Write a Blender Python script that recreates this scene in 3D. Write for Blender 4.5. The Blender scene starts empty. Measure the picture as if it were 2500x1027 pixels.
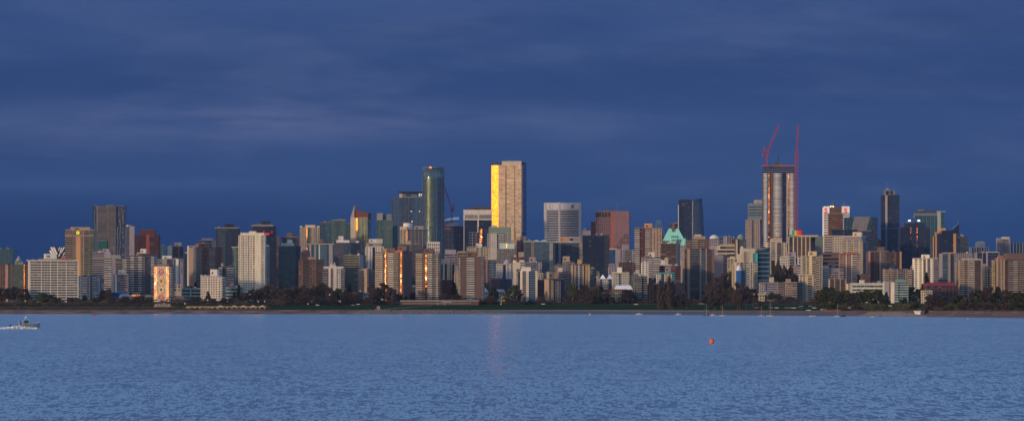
import bpy, math, random
from math import sin, cos, radians, pi
random.seed(11)
S = bpy.context.scene
COL = S.collection
F = 10000.0; YH = 750.0; CH = 7.2; CX = 1250.0      # focal length and horizon in photo pixels, eye height in metres
SUN_AZ = 50.0; SUN_EL = 9.0

# ---------------------------------------------------------------- materials
MATS = {}
PAL = {
 'wht': (.57,.53,.47), 'slb': (.74,.67,.53), 'crm': (.50,.42,.31), 'yel': (.58,.46,.25), 'tan': (.33,.25,.19), 'org': (.50,.27,.13),
 'brn': (.145,.095,.08), 'dbr': (.10,.065,.06), 'lil': (.28,.25,.27), 'gry': (.235,.225,.22), 'dgr': (.13,.135,.15),
 'red': (.26,.075,.06), 'drd': (.13,.045,.045), 'pnk': (.34,.21,.18), 'rst': (.38,.12,.08), 'grn': (.18,.24,.19), 'tea': (.06,.30,.32),
 'blu': (.02,.10,.32), 'nvy': (.02,.035,.08), 'cop': (.26,.66,.52), 'pnt': (.80,.79,.77), 'con': (.33,.29,.26),
 'scr': (.27,.03,.04), 'crn': (.50,.03,.045), 'olv': (.19,.20,.14), 'ngr': (.03,.19,.16), 'pgr': (.42,.50,.45),
 'bls': (.12,.18,.25), 'blk': (.02,.02,.022), 'yd': (.62,.58,.03), 'rcl': (.13,.11,.10), 'gold': (.44,.31,.17), 'cnw': (.52,.50,.49), 'grt': (.19,.115,.125),
}
def nodes(name):
    m = bpy.data.materials.new(name); m.use_nodes = True
    nt = m.node_tree; nt.nodes.clear()
    out = nt.nodes.new('ShaderNodeOutputMaterial'); p = nt.nodes.new('ShaderNodeBsdfPrincipled')
    nt.links.new(p.outputs[0], out.inputs[0])
    return m, nt, p
def N(nt, t, **k):
    n = nt.nodes.new(t)
    for a, v in k.items():
        if a.startswith('i_'): n.inputs[a[2:].replace('_', ' ')].default_value = v
        else: setattr(n, a, v)
    return n
def mathn(nt, op, a, b=None, c=None):
    n = nt.nodes.new('ShaderNodeMath'); n.operation = op
    for i, v in enumerate((a, b, c)):
        if v is None: continue
        if isinstance(v, (int, float)): n.inputs[i].default_value = v
        else: nt.links.new(v, n.inputs[i])
    return n.outputs[0]
def mixc(nt, fac, a, b, mode='MIX'):
    n = nt.nodes.new('ShaderNodeMix'); n.data_type = 'RGBA'; n.blend_type = mode; n.clamp_factor = True
    for i, v in ((0, fac), (6, a), (7, b)):
        if isinstance(v, (int, float)): n.inputs[i].default_value = v
        elif isinstance(v, tuple): n.inputs[i].default_value = v if len(v) == 4 else v + (1,)
        else: nt.links.new(v, n.inputs[i])
    return n.outputs[2]
def wall(key):
    """painted / cast wall: weather streaks, soft blotches, per-object tone"""
    if ('w', key) in MATS: return MATS[('w', key)]
    m, nt, p = nodes('wall_' + key); c = PAL[key]
    tc = N(nt, 'ShaderNodeTexCoord')
    mp = N(nt, 'ShaderNodeMapping'); mp.inputs['Scale'].default_value = (.5, .5, .06)
    nt.links.new(tc.outputs['Object'], mp.inputs[0])
    n1 = N(nt, 'ShaderNodeTexNoise', i_Scale=1.0, i_Detail=3.0); nt.links.new(mp.outputs[0], n1.inputs['Vector'])
    n2 = N(nt, 'ShaderNodeTexNoise', i_Scale=.12, i_Detail=4.0); nt.links.new(tc.outputs['Object'], n2.inputs['Vector'])
    oi = N(nt, 'ShaderNodeObjectInfo')
    f = mathn(nt, 'MULTIPLY_ADD', n1.outputs[0], .5, .55)
    f = mathn(nt, 'ADD', f, mathn(nt, 'MULTIPLY', n2.outputs[0], .3))
    f = mathn(nt, 'ADD', f, mathn(nt, 'MULTIPLY_ADD', oi.outputs['Random'], .36, -.18))
    col = mixc(nt, 1.0, c, f, 'MULTIPLY')
    nt.links.new(col, p.inputs['Base Color']); p.inputs['Roughness'].default_value = .8; p.inputs['Specular IOR Level'].default_value = .15
    MATS[('w', key)] = m; return m
GL = {  # deep colour, reflective tint, metallic
 'gd': ((.012,.018,.035), (.10,.15,.26), .45), 'gt': ((.012,.035,.05), (.10,.23,.29), .45), 'gg': ((.022,.05,.05), (.18,.30,.29), .45),
 'gb': ((.012,.035,.08), (.14,.24,.42), .5), 'gk': ((.010,.014,.03), (.05,.08,.16), .35), 'gs': ((.05,.06,.08), (.36,.40,.46), .5),
 'gr': ((.08,.035,.02), (.42,.23,.15), .5), 'gp': ((.08,.12,.10), (.42,.50,.44), .5),
}
def glass(key, pane=(3.0, 3.0, 2.9)):
    """coated curtain-wall glass: each pane has its own tone and a slight tilt"""
    if ('g', key) in MATS: return MATS[('g', key)]
    m, nt, p = nodes('glass_' + key); deep, tint, met = GL[key]
    tc = N(nt, 'ShaderNodeTexCoord')
    sn = N(nt, 'ShaderNodeVectorMath', operation='SNAP'); sn.inputs[1].default_value = pane
    nt.links.new(tc.outputs['Object'], sn.inputs[0])
    oi = N(nt, 'ShaderNodeObjectInfo')
    wn = N(nt, 'ShaderNodeTexWhiteNoise'); wn.noise_dimensions = '4D'
    nt.links.new(sn.outputs[0], wn.inputs['Vector']); nt.links.new(oi.outputs['Random'], wn.inputs['W'])
    blind = mathn(nt, 'GREATER_THAN', wn.outputs['Value'], .965)
    blind2 = mathn(nt, 'MULTIPLY', blind, .22)
    tone = mixc(nt, mathn(nt, 'MULTIPLY_ADD', wn.outputs['Value'], .2, .3), deep, tint)
    col = mixc(nt, blind2, tone, tuple(min(1, x*.5 + .2) for x in tint))
    nt.links.new(col, p.inputs['Base Color'])
    nt.links.new(mathn(nt, 'MULTIPLY', mathn(nt, 'SUBTRACT', 1.0, blind2), met), p.inputs['Metallic'])
    p.inputs['Roughness'].default_value = .12
    ge = N(nt, 'ShaderNodeNewGeometry')
    sub = N(nt, 'ShaderNodeVectorMath', operation='SUBTRACT'); sub.inputs[1].default_value = (.5,.5,.5); nt.links.new(wn.outputs['Color'], sub.inputs[0])
    sc = N(nt, 'ShaderNodeVectorMath', operation='SCALE'); sc.inputs['Scale'].default_value = .05; nt.links.new(sub.outputs[0], sc.inputs[0])
    ad = N(nt, 'ShaderNodeVectorMath', operation='ADD'); nt.links.new(ge.outputs['Normal'], ad.inputs[0]); nt.links.new(sc.outputs[0], ad.inputs[1])
    nm = N(nt, 'ShaderNodeVectorMath', operation='NORMALIZE'); nt.links.new(ad.outputs[0], nm.inputs[0])
    nt.links.new(nm.outputs[0], p.inputs['Normal'])
    MATS[('g', key)] = m; return m
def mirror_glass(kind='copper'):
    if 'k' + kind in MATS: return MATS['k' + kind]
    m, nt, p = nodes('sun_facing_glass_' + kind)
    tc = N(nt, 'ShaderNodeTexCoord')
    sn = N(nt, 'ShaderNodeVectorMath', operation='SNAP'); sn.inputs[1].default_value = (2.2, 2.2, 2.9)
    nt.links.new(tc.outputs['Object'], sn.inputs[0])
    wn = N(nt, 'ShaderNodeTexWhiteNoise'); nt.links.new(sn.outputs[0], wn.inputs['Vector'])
    col = mixc(nt, wn.outputs['Value'], *(((.80,.47,.11), (.55,.29,.06)) if kind == 'gold' else ((.66,.34,.19), (.14,.075,.05)))); nt.links.new(col, p.inputs['Base Color'])  # gold and copper tints put the sunset glint into the glass colour
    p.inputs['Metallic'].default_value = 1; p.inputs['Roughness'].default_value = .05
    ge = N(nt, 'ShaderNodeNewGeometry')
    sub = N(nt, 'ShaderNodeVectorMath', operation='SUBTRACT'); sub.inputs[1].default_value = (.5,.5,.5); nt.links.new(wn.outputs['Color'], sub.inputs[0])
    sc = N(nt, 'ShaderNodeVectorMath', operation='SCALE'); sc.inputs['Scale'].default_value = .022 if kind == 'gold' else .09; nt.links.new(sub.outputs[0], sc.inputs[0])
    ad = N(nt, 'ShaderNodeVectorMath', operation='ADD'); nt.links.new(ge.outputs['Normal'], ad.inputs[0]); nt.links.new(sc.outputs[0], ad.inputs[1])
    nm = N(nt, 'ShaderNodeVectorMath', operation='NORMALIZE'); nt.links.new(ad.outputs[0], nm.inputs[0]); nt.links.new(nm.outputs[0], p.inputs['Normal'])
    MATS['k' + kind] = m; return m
def window_mat(kind='wd'):
    """single window: glass dark or with drawn curtains, different for every window object"""
    if kind in MATS: return MATS[kind]
    m, nt, p = nodes('window_glass_' + kind)
    oi = N(nt, 'ShaderNodeObjectInfo')
    dark = {'wd': (.012,.014,.024), 'wb': (.03,.06,.11), 'wg': (.03,.07,.07)}[kind]
    cur = {'wd': (.20,.165,.135), 'wb': (.2,.24,.3), 'wg': (.2,.26,.23)}[kind]
    r = N(nt, 'ShaderNodeValToRGB'); e = r.color_ramp.elements
    e[0].position = 0; e[0].color = dark + (1,); e[1].position = 1; e[1].color = cur + (1,)
    e2 = e.new(.7); e2.color = tuple(x*1.8 for x in dark) + (1,); e3 = e.new(.86); e3.color = tuple(x*.55 for x in cur) + (1,)
    nt.links.new(oi.outputs['Random'], r.inputs[0]); nt.links.new(r.outputs[0], p.inputs['Base Color'])
    p.inputs['Roughness'].default_value = .15; p.inputs['Specular IOR Level'].default_value = .3
    MATS[kind] = m; return m
def lamp_mat(name, rgb, st):
    if name in MATS: return MATS[name]
    m, nt, p = nodes(name); p.inputs['Base Color'].default_value = rgb + (1,)
    p.inputs['Emission Color'].default_value = rgb + (1,); p.inputs['Emission Strength'].default_value = st
    MATS[name] = m; return m
def plain(name, rgb, rough=.6, metal=0.0, var=.25, scale=.6):
    if name in MATS: return MATS[name]
    m, nt, p = nodes(name)
    tc = N(nt, 'ShaderNodeTexCoord'); n = N(nt, 'ShaderNodeTexNoise', i_Scale=scale, i_Detail=5.0); nt.links.new(tc.outputs['Object'], n.inputs['Vector'])
    f = mathn(nt, 'MULTIPLY_ADD', n.outputs[0], var*2, 1 - var)
    nt.links.new(mixc(nt, 1.0, rgb, f, 'MULTIPLY'), p.inputs['Base Color'])
    p.inputs['Roughness'].default_value = rough; p.inputs['Metallic'].default_value = metal
    MATS[name] = m; return m

# ---------------------------------------------------------------- mesh helpers
class MB:
    def __init__(s): s.v = []; s.f = []
    def add(s, vs, fs):
        o = len(s.v); s.v += vs; s.f += [tuple(i + o for i in f) for f in fs]
    def box(s, x0, x1, y0, y1, z0, z1):
        s.add([(x0,y0,z0),(x1,y0,z0),(x1,y1,z0),(x0,y1,z0),(x0,y0,z1),(x1,y0,z1),(x1,y1,z1),(x0,y1,z1)],
              [(0,3,2,1),(4,5,6,7),(0,1,5,4),(1,2,6,5),(2,3,7,6),(3,0,4,7)])
    def prism(s, poly, z0, z1, top=None):
        n = len(poly); top = top or poly
        s.add([(x,y,z0) for x,y in poly] + [(x,y,z1) for x,y in top],
              [tuple(range(n-1,-1,-1)), tuple(range(n,2*n))] + [(i,(i+1)%n,n+(i+1)%n,n+i) for i in range(n)])
    def rings(s, rs, cap=True):
        """rs: list of rings, each a list of points, same length"""
        n = len(rs[0]); vs = [p for r in rs for p in r]; fs = []
        for k in range(len(rs)-1):
            for i in range(n): fs.append((k*n+i, k*n+(i+1)%n, (k+1)*n+(i+1)%n, (k+1)*n+i))
        if cap: fs += [tuple(range(n-1,-1,-1)), tuple((len(rs)-1)*n+i for i in range(n))]
        s.add(vs, fs)
    def bar(s, a, b, r, r2=None, n=5):
        ax = [b[i]-a[i] for i in range(3)]; L = math.sqrt(sum(c*c for c in ax)) or 1e-6; ax = [c/L for c in ax]
        u = (0,0,1) if abs(ax[2]) < .9 else (1,0,0)
        e1 = [ax[1]*u[2]-ax[2]*u[1], ax[2]*u[0]-ax[0]*u[2], ax[0]*u[1]-ax[1]*u[0]]; l = math.sqrt(sum(c*c for c in e1)); e1 = [c/l for c in e1]
        e2 = [ax[1]*e1[2]-ax[2]*e1[1], ax[2]*e1[0]-ax[0]*e1[2], ax[0]*e1[1]-ax[1]*e1[0]]
        r2 = r if r2 is None else r2; R = []
        for p, rr in ((a, r), (b, r2)):
            R.append([tuple(p[j] + rr*(cos(2*pi*i/n)*e1[j] + sin(2*pi*i/n)*e2[j]) for j in range(3)) for i in range(n)])
        s.rings(R)
    def mesh(s, name, mat):
        me = bpy.data.meshes.new(name); me.from_pydata(s.v, [], s.f); me.materials.append(mat); me.update(); return me
def link(name, data, parent=None, loc=(0,0,0)):
    o = bpy.data.objects.new(name, data); COL.objects.link(o)
    if parent: o.parent = parent
    o.location = loc; return o
def build(name, mb, mat, parent=None, loc=(0,0,0)): return link(name, mb.mesh(name, mat), parent, loc)
def tag(o, label, cat, group=None):
    o['label'] = label; o['category'] = cat
    if group: o['group'] = group
    return o
def thing(name, label, cat, loc, rz=0, group=None):
    o = link(name, None, None, loc); o.rotation_euler = (0,0,rz); return tag(o, label, cat, group)

# ---------------------------------------------------------------- terrain
SHORE = [(-400,4560),(900,4560),(1250,4560),(1450,4440),(1600,4150),(1800,3880),(2000,3560),(2150,3350),(2300,3080),(2500,2800),(3000,2600)]
def interp(t, x):
    if x <= t[0][0]: return t[0][1]
    for (a, b), (c, d) in zip(t, t[1:]):
        if x <= c: return b + (d-b)*(x-a)/(c-a)
    return t[-1][1]
PROF = [(-.6,-3),(0,0),(.18,2.9),(.34,4.4),(.6,8.0),(1,12),(1.6,14)]
def ground(X, Y):
    px = CX + X*F/max(Y, 500); ds = interp(SHORE, px)
    t = (Y-ds)/(4780-ds)
    z = interp(PROF, t)
    if Y > 4780: z = 12 + min((Y-4780)/1500, 1)*24
    return z
def W3(px, py, D): return ((px-CX)*D/F, D, CH + (YH-py)*D/F)

# ---------------------------------------------------------------- buildings
CNT = [0]
class Face:
    def __init__(s, o, d, n, L): s.o, s.d, s.n, s.L = o, d, n, L
    def pt(s, a, out): return (s.o[0] + s.d[0]*a + s.n[0]*out, s.o[1] + s.d[1]*a + s.n[1]*out)
def fbox(mb, fc, a0, a1, o0, o1, z0, z1):
    poly = [fc.pt(a0,o1), fc.pt(a1,o1), fc.pt(a1,o0), fc.pt(a0,o0)]
    mb.prism(poly, z0, z1)
class Bld:
    """collects the parts of one building, then links them (at most 100 of a kind singly, the rest as one part)"""
    def __init__(s, root): s.root = root; s.rep = {}
    def repeat(s, name, me, locs, size): s.rep.setdefault(name, []).extend((size, me, l) for l in locs)
    def flush(s):
        for name, L in s.rep.items():
            L.sort(key=lambda t: -t[0])
            keep, rest = (L, []) if len(L) <= 100 else (L[:99], L[99:])
            for _, me, l in keep: link(name, me, s.root, l); CNT[0] += 1
            if rest:
                vs = []; fs = []
                for _, me, l in rest:
                    o = len(vs); vs += [(v.co.x+l[0], v.co.y+l[1], v.co.z+l[2]) for v in me.vertices]
                    fs += [tuple(i+o for i in p.vertices) for p in me.polygons]
                me2 = bpy.data.meshes.new(name); me2.from_pydata(vs, [], fs); me2.materials.append(rest[0][1].materials[0])
                o = link(name, me2, s.root); o['kind'] = 'stuff'
def parse(spec):
    out = []
    for t in spec.split():
        k = t[0]; r = t[1:]; col = None; n = None
        if '/' in r: r, col = r.split('/')
        if ':' in r: r, n = r.split(':'); n = int(n)
        out.append((k, float(r), n, col))
    return out
def facade(B, wm, fc, spec, H, fp, zlow, col, gk, wk, s, rho):
    """lay the bays of one facade side by side; z runs down from the roof to zlow"""
    segs = parse(spec); tot = sum(x[1] for x in segs); a = 0.0
    nf = max(1, int((H - zlow)/fp)); zs = [H - (k+1)*fp for k in range(nf)]
    for k, w, n, c in segs:
        w = w/tot*fc.L; a0, a1 = a, a + w; a += w
        if k == 'P':
            mb = MB()
            if c: fbox(mb, fc, a0, a1, 0, .6, 0, H+.1); build('pier', mb, wall(c), B.root)
            else: fbox(wm, fc, a0, a1, 0, .6, 0, H+.1)
        elif k == 'D':
            mb = MB(); fbox(mb, fc, a0, a1, 0, .04, 0, H-.5); build('recessed_glazing', mb, glass(c or 'gk'), B.root)
            if w > 12*s:
                for z in zs: fbox(wm, fc, a0, a1, 0, .12, z+fp*.9, z+fp)
        elif k == 'G':
            mb = MB(); fbox(mb, fc, a0, a1, 0, .12, 0, H-.3); build('curtain_wall', mb, glass(c or gk), B.root)
            for z in zs: fbox(wm, fc, a0, a1, .12, .3, z+fp*.86, z+fp)
            m = max(1, round(w/(9*s)))
            for i in range(1, m): fbox(wm, fc, a0+w*i/m-.16, a0+w*i/m+.16, .12, .27, zlow, H-.3)
        elif k == 'W':
            n = n or max(1, round(w/(6*s))); sp = w/n; ww = sp*.52
            if c and c != 'f': mb = MB(); fbox(mb, fc, a0, a1, 0, .06, 0, H+.1); build('wall_panel', mb, wall(c), B.root)
            mb = MB(); fbox(mb, fc, 0, ww, .0, .12, 0, fp*.5); me = mb.mesh('window', window_mat(wk))
            locs = []
            for z in zs:
                for i in range(n):
                    p = fc.d; x = a0 + sp*(i+.5) - ww/2; locs.append((p[0]*x, p[1]*x, z+fp*.22))
            B.repeat('window', me, locs, ww*fp)
            fbox(wm, fc, a0, a1, -.2, .03, H-.8, H+.12)
        elif k == 'R':
            n = n or max(1, round(w/(14*s))); sp = w/n; mb = MB()
            fbox(mb, fc, .12, sp-.12, .0, .08, 0, fp*.56); me = mb.mesh('window_band', window_mat(wk) if c != 'g' else glass(gk))
            locs = [(fc.d[0]*(a0+sp*i), fc.d[1]*(a0+sp*i), z) for z in zs for i in range(n)]
            B.repeat('window_band', me, locs, sp*fp)
            for z in zs: fbox(wm, fc, a0, a1, 0, .4, z+fp*.56, z+fp)
            for i in range(n+1): fbox(wm, fc, max(a0,a0+sp*i-.06), min(a1,a0+sp*i+.06), 0, .3, zlow, H)
        elif k in 'BSV':
            mb = MB(); fbox(mb, fc, a0, a1, 0, .05, 0, H-.2); build('glazing', mb, glass(gk), B.root)
            n = n or max(1, round(w/(15*s))); sp = w/n; mb = MB()
            if k == 'B':
                fbox(mb, fc, .12, sp-.12, .05, 1.5, 0, fp*.12); fbox(mb, fc, .12, sp-.12, 1.38, 1.5, fp*.12, fp*.45)
                fbox(mb, fc, .12, .26, .05, 1.38, fp*.12, fp*.45); fbox(mb, fc, sp-.26, sp-.12, .05, 1.38, fp*.12, fp*.45)
            elif k == 'S':
                fbox(mb, fc, 0, sp, .05, 1.7, 0, fp*.22)
            else:
                q = 8; R = []
                for i in range(q+1):
                    t = i/q; b = sin(pi*t); x = sp*t; o = .6 + 1.8*b
                    p0 = fc.pt(x, .05); p1 = fc.pt(x, o); h0 = fp*(.36-.24*b); h1 = fp*(.46+.2*b)
                    R.append([(p0[0],p0[1],h0),(p1[0],p1[1],h0),(p1[0],p1[1],h1),(p0[0],p0[1],h1)])
                mb.rings(R)
            me = mb.mesh('balcony', wall(c or col))
            locs = [(fc.d[0]*(a0+sp*i), fc.d[1]*(a0+sp*i), z) for z in zs for i in range(n)]
            B.repeat('balcony', me, locs, sp*fp)
            if k == 'B' and n > 1:
                for i in range(1, n): fbox(wm, fc, a0+sp*i-.2, a0+sp*i+.2, 0, .9, 0, H)
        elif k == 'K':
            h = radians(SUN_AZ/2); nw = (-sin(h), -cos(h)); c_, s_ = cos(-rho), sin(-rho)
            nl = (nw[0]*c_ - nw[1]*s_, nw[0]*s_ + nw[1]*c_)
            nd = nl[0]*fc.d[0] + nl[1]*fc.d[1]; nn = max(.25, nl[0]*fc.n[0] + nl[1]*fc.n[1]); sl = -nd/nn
            m = max(1, round(w/2.6)); mb = MB()  # facets turned to mirror the low sun toward the viewer
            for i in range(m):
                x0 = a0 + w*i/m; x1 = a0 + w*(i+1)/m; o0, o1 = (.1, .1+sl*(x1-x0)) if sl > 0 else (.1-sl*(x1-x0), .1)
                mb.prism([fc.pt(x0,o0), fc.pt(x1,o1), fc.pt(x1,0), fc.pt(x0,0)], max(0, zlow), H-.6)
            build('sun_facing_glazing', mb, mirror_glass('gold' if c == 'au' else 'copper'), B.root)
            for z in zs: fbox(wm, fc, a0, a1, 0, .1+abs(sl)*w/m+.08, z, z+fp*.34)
def roof_items(B, items, tox, ztop, dep, s):
    for it in items:
        k, xa, xb, y1, y0, c = it[:6]; x0, x1 = tox(xa), tox(xb); z0, z1 = ztop(y0) - .05, ztop(y1); cx = (x0+x1)/2; r = abs(x1-x0)/2
        mb = MB(); d0, d1 = dep*.22, dep*.22 + min(dep*.6, max(4, (x1-x0)*.9)); cy = dep*.45
        mt = glass(c) if c in GL else wall(c)
        if k == 'box':
            mb.box(x0, x1, d0, d1, z0, z1); o = build('penthouse', mb, mt, B.root)
            if x1-x0 > 6 and z1-z0 > 3:
                v = MB(); v.box(x0+(x1-x0)*.2, x0+(x1-x0)*.45, d0-.06, d0, z0+(z1-z0)*.3, z0+(z1-z0)*.6); build('vent', v, window_mat('wd'), o)
        elif k == 'fbox': mb.box(x0, x1, -.3, d1, z0, z1); build('upper_block', mb, mt, B.root)
        elif k == 'slab': mb.box(x0, x1, -1.6, dep+1, z0, z1); build('roof_slab', mb, mt, B.root)
        elif k == 'drum':
            mb.prism([(cx + r*cos(2*pi*i/20), cy + r*sin(2*pi*i/20)) for i in range(20)], z0, z1); build('roof_drum', mb, mt, B.root)
        elif k == 'dome':
            R = []
            for j in range(7):
                t = j/6*pi/2*.96; R.append([(cx + r*cos(t)*cos(2*pi*i/18), cy + r*cos(t)*sin(2*pi*i/18), z0 + (z1-z0)*sin(t)) for i in range(18)])
            mb.rings(R); build('dome', mb, mt, B.root)
        elif k == 'cone':
            R = [[(cx + r*q*cos(2*pi*i/10), cy*.5 + r*q*sin(2*pi*i/10), z) for i in range(10)] for q, z in ((1, z0), (.06, z1))]
            mb.rings(R); build('spire', mb, mt, B.root)
        elif k == 'mast': mb.bar((cx, cy, z0), (cx, cy, z1), max(.25, r), .12); build('antenna', mb, mt, B.root)
        elif k == 'hip':
            q = it[6] if len(it) > 6 else .5
            mb.prism([(x0,-1),(x1,-1),(x1,dep+1),(x0,dep+1)], z0, z1, [(cx-r*q,dep*.4),(cx+r*q,dep*.4),(cx+r*q,dep*.6),(cx-r*q,dep*.6)]); build('roof', mb, mt, B.root)
        elif k == 'wedge':    # (left top y1, right top it[6])
            z2 = ztop(it[6]); mb.add([(x0,.0,z0),(x1,.0,z0),(x1,dep,z0),(x0,dep,z0),(x0,.0,z1),(x1,.0,z2),(x1,dep,z2),(x0,dep,z1)],
              [(0,3,2,1),(4,5,6,7),(0,1,5,4),(1,2,6,5),(2,3,7,6),(3,0,4,7)]); build('sloped_crown', mb, mt, B.root)
REFS = []; LB = [None]
def b(label, kind, x0, x1, yt, yb, D, col, fp, spec, side=None, roof=(), gk='gd', wk='wd', rot=None, dep=None, clut=True, ref=None, plainroof=False):
    """one building: pixel columns x0..x1 and roof row yt of the photo at distance D, floors fp photo pixels apart"""
    s = D/F; bw = 0; sd = None
    if side:
        sd = side[0]; bw, sspec = side[1:].split(':', 1); bw = float(bw)
        th = radians(rot if rot is not None else 14)
        if sd == 'L': th = -th
        dp = bw*s/abs(sin(th))
    else:
        th = radians(rot if rot is not None else random.uniform(-3, 3)); dp = dep or max(12, min(30, (x1-x0)*s*.8))
    f0, f1 = (x0, x1-bw) if sd != 'L' else (x0+bw, x1)
    Wd = (f1-f0)*s/cos(th); pc = (f0+f1)/2; X = (pc-CX)*s; rho = -th
    g = ground(X, D) - 1.5; zt = CH + (YH-yt)*s; H = zt - g; zlow = max(0.0, CH + (YH-yb)*s - g)
    root = thing(kind, label, 'tower' if 'tower' in kind else 'building', (X, D, g), rho)
    if ref: REFS.append((pc, ref))
    B = Bld(root); wm = MB(); wm.box(-Wd/2, Wd/2, 0, dp, 0, H)
    tox = lambda px: (px-pc)*s/cos(th)
    zz = lambda py: CH + (YH-py)*s - g
    facade(B, wm, Face((-Wd/2,0),(1,0),(0,-1),Wd), spec, H, fp*s, zlow, col, gk, wk, s, rho)
    if sd == 'R': facade(B, wm, Face((Wd/2,0),(0,1),(1,0),dp), sspec, H, fp*s, zlow, col, gk, wk, s, rho)
    if sd == 'L': facade(B, wm, Face((-Wd/2,dp),(0,-1),(-1,0),dp), sspec, H, fp*s, zlow, col, gk, wk, s, rho)
    build('wall', wm, wall(col), root)
    roof_items(B, roof, tox, zz, dp, s)
    if clut:
        for i in range(random.choice((1, 2, 3))):
            mb = MB(); w = random.uniform(1.2, 3.4); x = random.uniform(-Wd/2+3, Wd/2-3) if Wd > 9 else 0; h = random.uniform(.8, 2.4); y = random.uniform(2, max(3, dp*.7))
            mb.box(x-w/2, x+w/2, y, y+w, H, H+h)
            if random.random() < .45: mb.bar((x, y, H), (x, y, H+random.uniform(3, 6)), .12, .06)
            build('rooftop_unit', mb, wall(random.choice(('gry','wht','dgr','lil'))), root)
    B.flush(); CNT[0] += 5
    LB[0] = (root, H, Wd, dp, tox, zz, B)
    return root, H, Wd, dp, tox, zz, B
# ================================================================ the city, left to right
# --- far left
b('teal glass tower cut by the left edge of the view', 'glass_tower', -25, 31, 607, 650, 5600, 'bls', 5.5, 'G56', gk='gt')
b('brick tower with green glass bay and pointed spire beside the white slab', 'apartment_tower', -35, 73, 645, 742, 4930, 'brn', 5.6, 'W48 P7/pnk G6 P6/brn G26/gg K3 W10 P2', gk='gt', roof=[('box',34,54,637,645,'grn'),('cone',35,52,624,637,'lil'),('slab',-35,20,643,645,'brn')], ref='brick tower with the spire')
r = b('wide cream apartment slab with long window rows, standing on stilts', 'apartment_slab', 69, 190, 636, 739, 4780, 'slb', 6.13, 'P2 R25:3 P1.5 R20:3 P1.5 R15:2 P1.5 R19:2 P1.5 R26:3 P2', side='L5:P5/wht', rot=14,
  roof=[('box',97,162,631,636,'gry'),('box',110,139,619,631,'slb'),('hip',149,162,622,631,'rst',.2),('slab',69,190,634.6,636,'slb')], ref='cream slab on stilts')
b('black glass pavilion tower with slanted white fins above the cream slab', 'office_building', 121, 161, 603, 640, 5300, 'nvy', 6, 'D40/gk', clut=False)
_r = LB[0]
b('orange brown tower with a round lit clock sign near its top', 'apartment_tower', 159, 230, 562, 680, 5200, 'tan', 5.4, 'B17/tan W10:1 P10/org W8:1 B24/olv', gk='gk', roof=[('fbox',159,229,560,562,'tan'),('box',170,218,554,562,'tan'),('slab',159,229,574,576,'pnk')])
CLOCK = LB[0]
rT = b('tall dark hotel tower with wavy pale strips down both flanks', 'hotel_tower', 229, 304, 502, 640, 5500, 'lil', 5.05, 'G8/gd P2/lil B24/gry B7/tan B19/gry D4 D18/gd', gk='gk', clut=False, roof=[('box',258,276,500,502,'gry')])
b('pale lilac slab tower with rounded top corner beside the wavy hotel tower', 'apartment_tower', 306, 328, 552, 640, 5620, 'lil', 5.5, 'G10/gb P12/lil', gk='gb', roof=[('drum',308,317,549,553,'wht')])
b('dark red stepped tower with a brighter red centre stripe', 'apartment_tower', 329, 388, 573, 650, 5450, 'drd', 5, 'B12/drd R16 P8/red R12 B11/drd', gk='gk', roof=[('fbox',340,378,562,573,'drd'),('box',345,371,560,562,'dbr')])
b('plain grey lilac block behind the white balcony tower', 'apartment_block', 226, 270, 615, 690, 5010, 'lil', 5.3, 'R28:1 P16', roof=[('box',243,252,611,615,'pnk'),('box',250,266,607,615,'lil')], gk='gk')
b('white tower with two stacks of balconies and a plain centre', 'apartment_tower', 254, 309, 630, 712, 4920, 'gry', 5.5, 'B9/wht B9/wht P10/lil R16:2 B10/wht', gk='gd', roof=[('fbox',271,294,622,630,'gry')], ref='white balcony tower')
b('small block with two bright white piers in front of the white tower', 'apartment_block', 273, 312, 669, 714, 4830, 'lil', 5.6, 'P5/wht D2 P5/wht R17:2 R10:1', gk='gk', roof=[('box',288,301,658,669,'slb')])
b('grey tower with staggered brick-like balcony panels and rounded end', 'apartment_tower', 309, 377, 624, 716, 4860, 'lil', 5.6, 'B9/gry B9/wht B9/gry B9/wht B8/gry D13 B8/wht', gk='gk', roof=[('box',341,355,607,618,'wht'),('box',333,344,616,622,'wht'),('slab',333,373,618,620,'dgr'),('box',330,371,620,624,'gry')], ref='grey staggered-balcony tower')
b('dark bluish block with small pale balconies beside the cream slab', 'apartment_block', 190, 243, 673, 728, 4850, 'bls', 5.8, 'W12 B9/lil W6 D5 B10/bls W6', gk='gk', roof=[('hip',196,222,671,673,'nvy',.3)], ref='dark bluish block')
b('low building with a wide blue roof among the shore trees', 'low_building', 233, 268, 716, 738, 4800, 'gry', 6, 'R35', roof=[('slab',230,269,713,717,'blu')], clut=False)
b('low blue-walled hall left of the greenhouse roof', 'low_building', 269, 296, 714, 738, 4810, 'blu', 6, 'R20 P7', roof=[('slab',268,306,712,715,'blu')], clut=False)
b('low glasshouse with a pale blue ribbed roof by the beach', 'low_building', 292, 320, 725, 740, 4790, 'bls', 6, 'R28', roof=[('hip',290,320,718,726,'bls',.8)], clut=False)
b('small restaurant with glowing orange windows under the grey tower', 'restaurant', 320, 352, 719, 738, 4790, 'brn', 8, 'R32:5', roof=[('hip',320,345,715,719,'brn',.5)], clut=False)
REST = LB[0]
b('low brown beach house with teal panel left of the painted tower', 'low_building', 352, 376, 720, 742, 4790, 'brn', 8, 'P5 P10/tea P9', roof=[('slab',350,376,718,720,'brn')], clut=False)
rM = b('orange tower with a bright painted pattern down its middle and white balconies', 'apartment_tower', 376, 423, 650, 737, 4780, 'slb', 6.1, 'K8/cu P22/wht K8/cu', side='R10:B5/wht B5/lil', rot=14, gk='gr', clut=False, roof=[('fbox',377,413,646,650,'brn')], ref='painted orange tower')  # orange sunset glow put into copper-tinted glass along both edges
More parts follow.
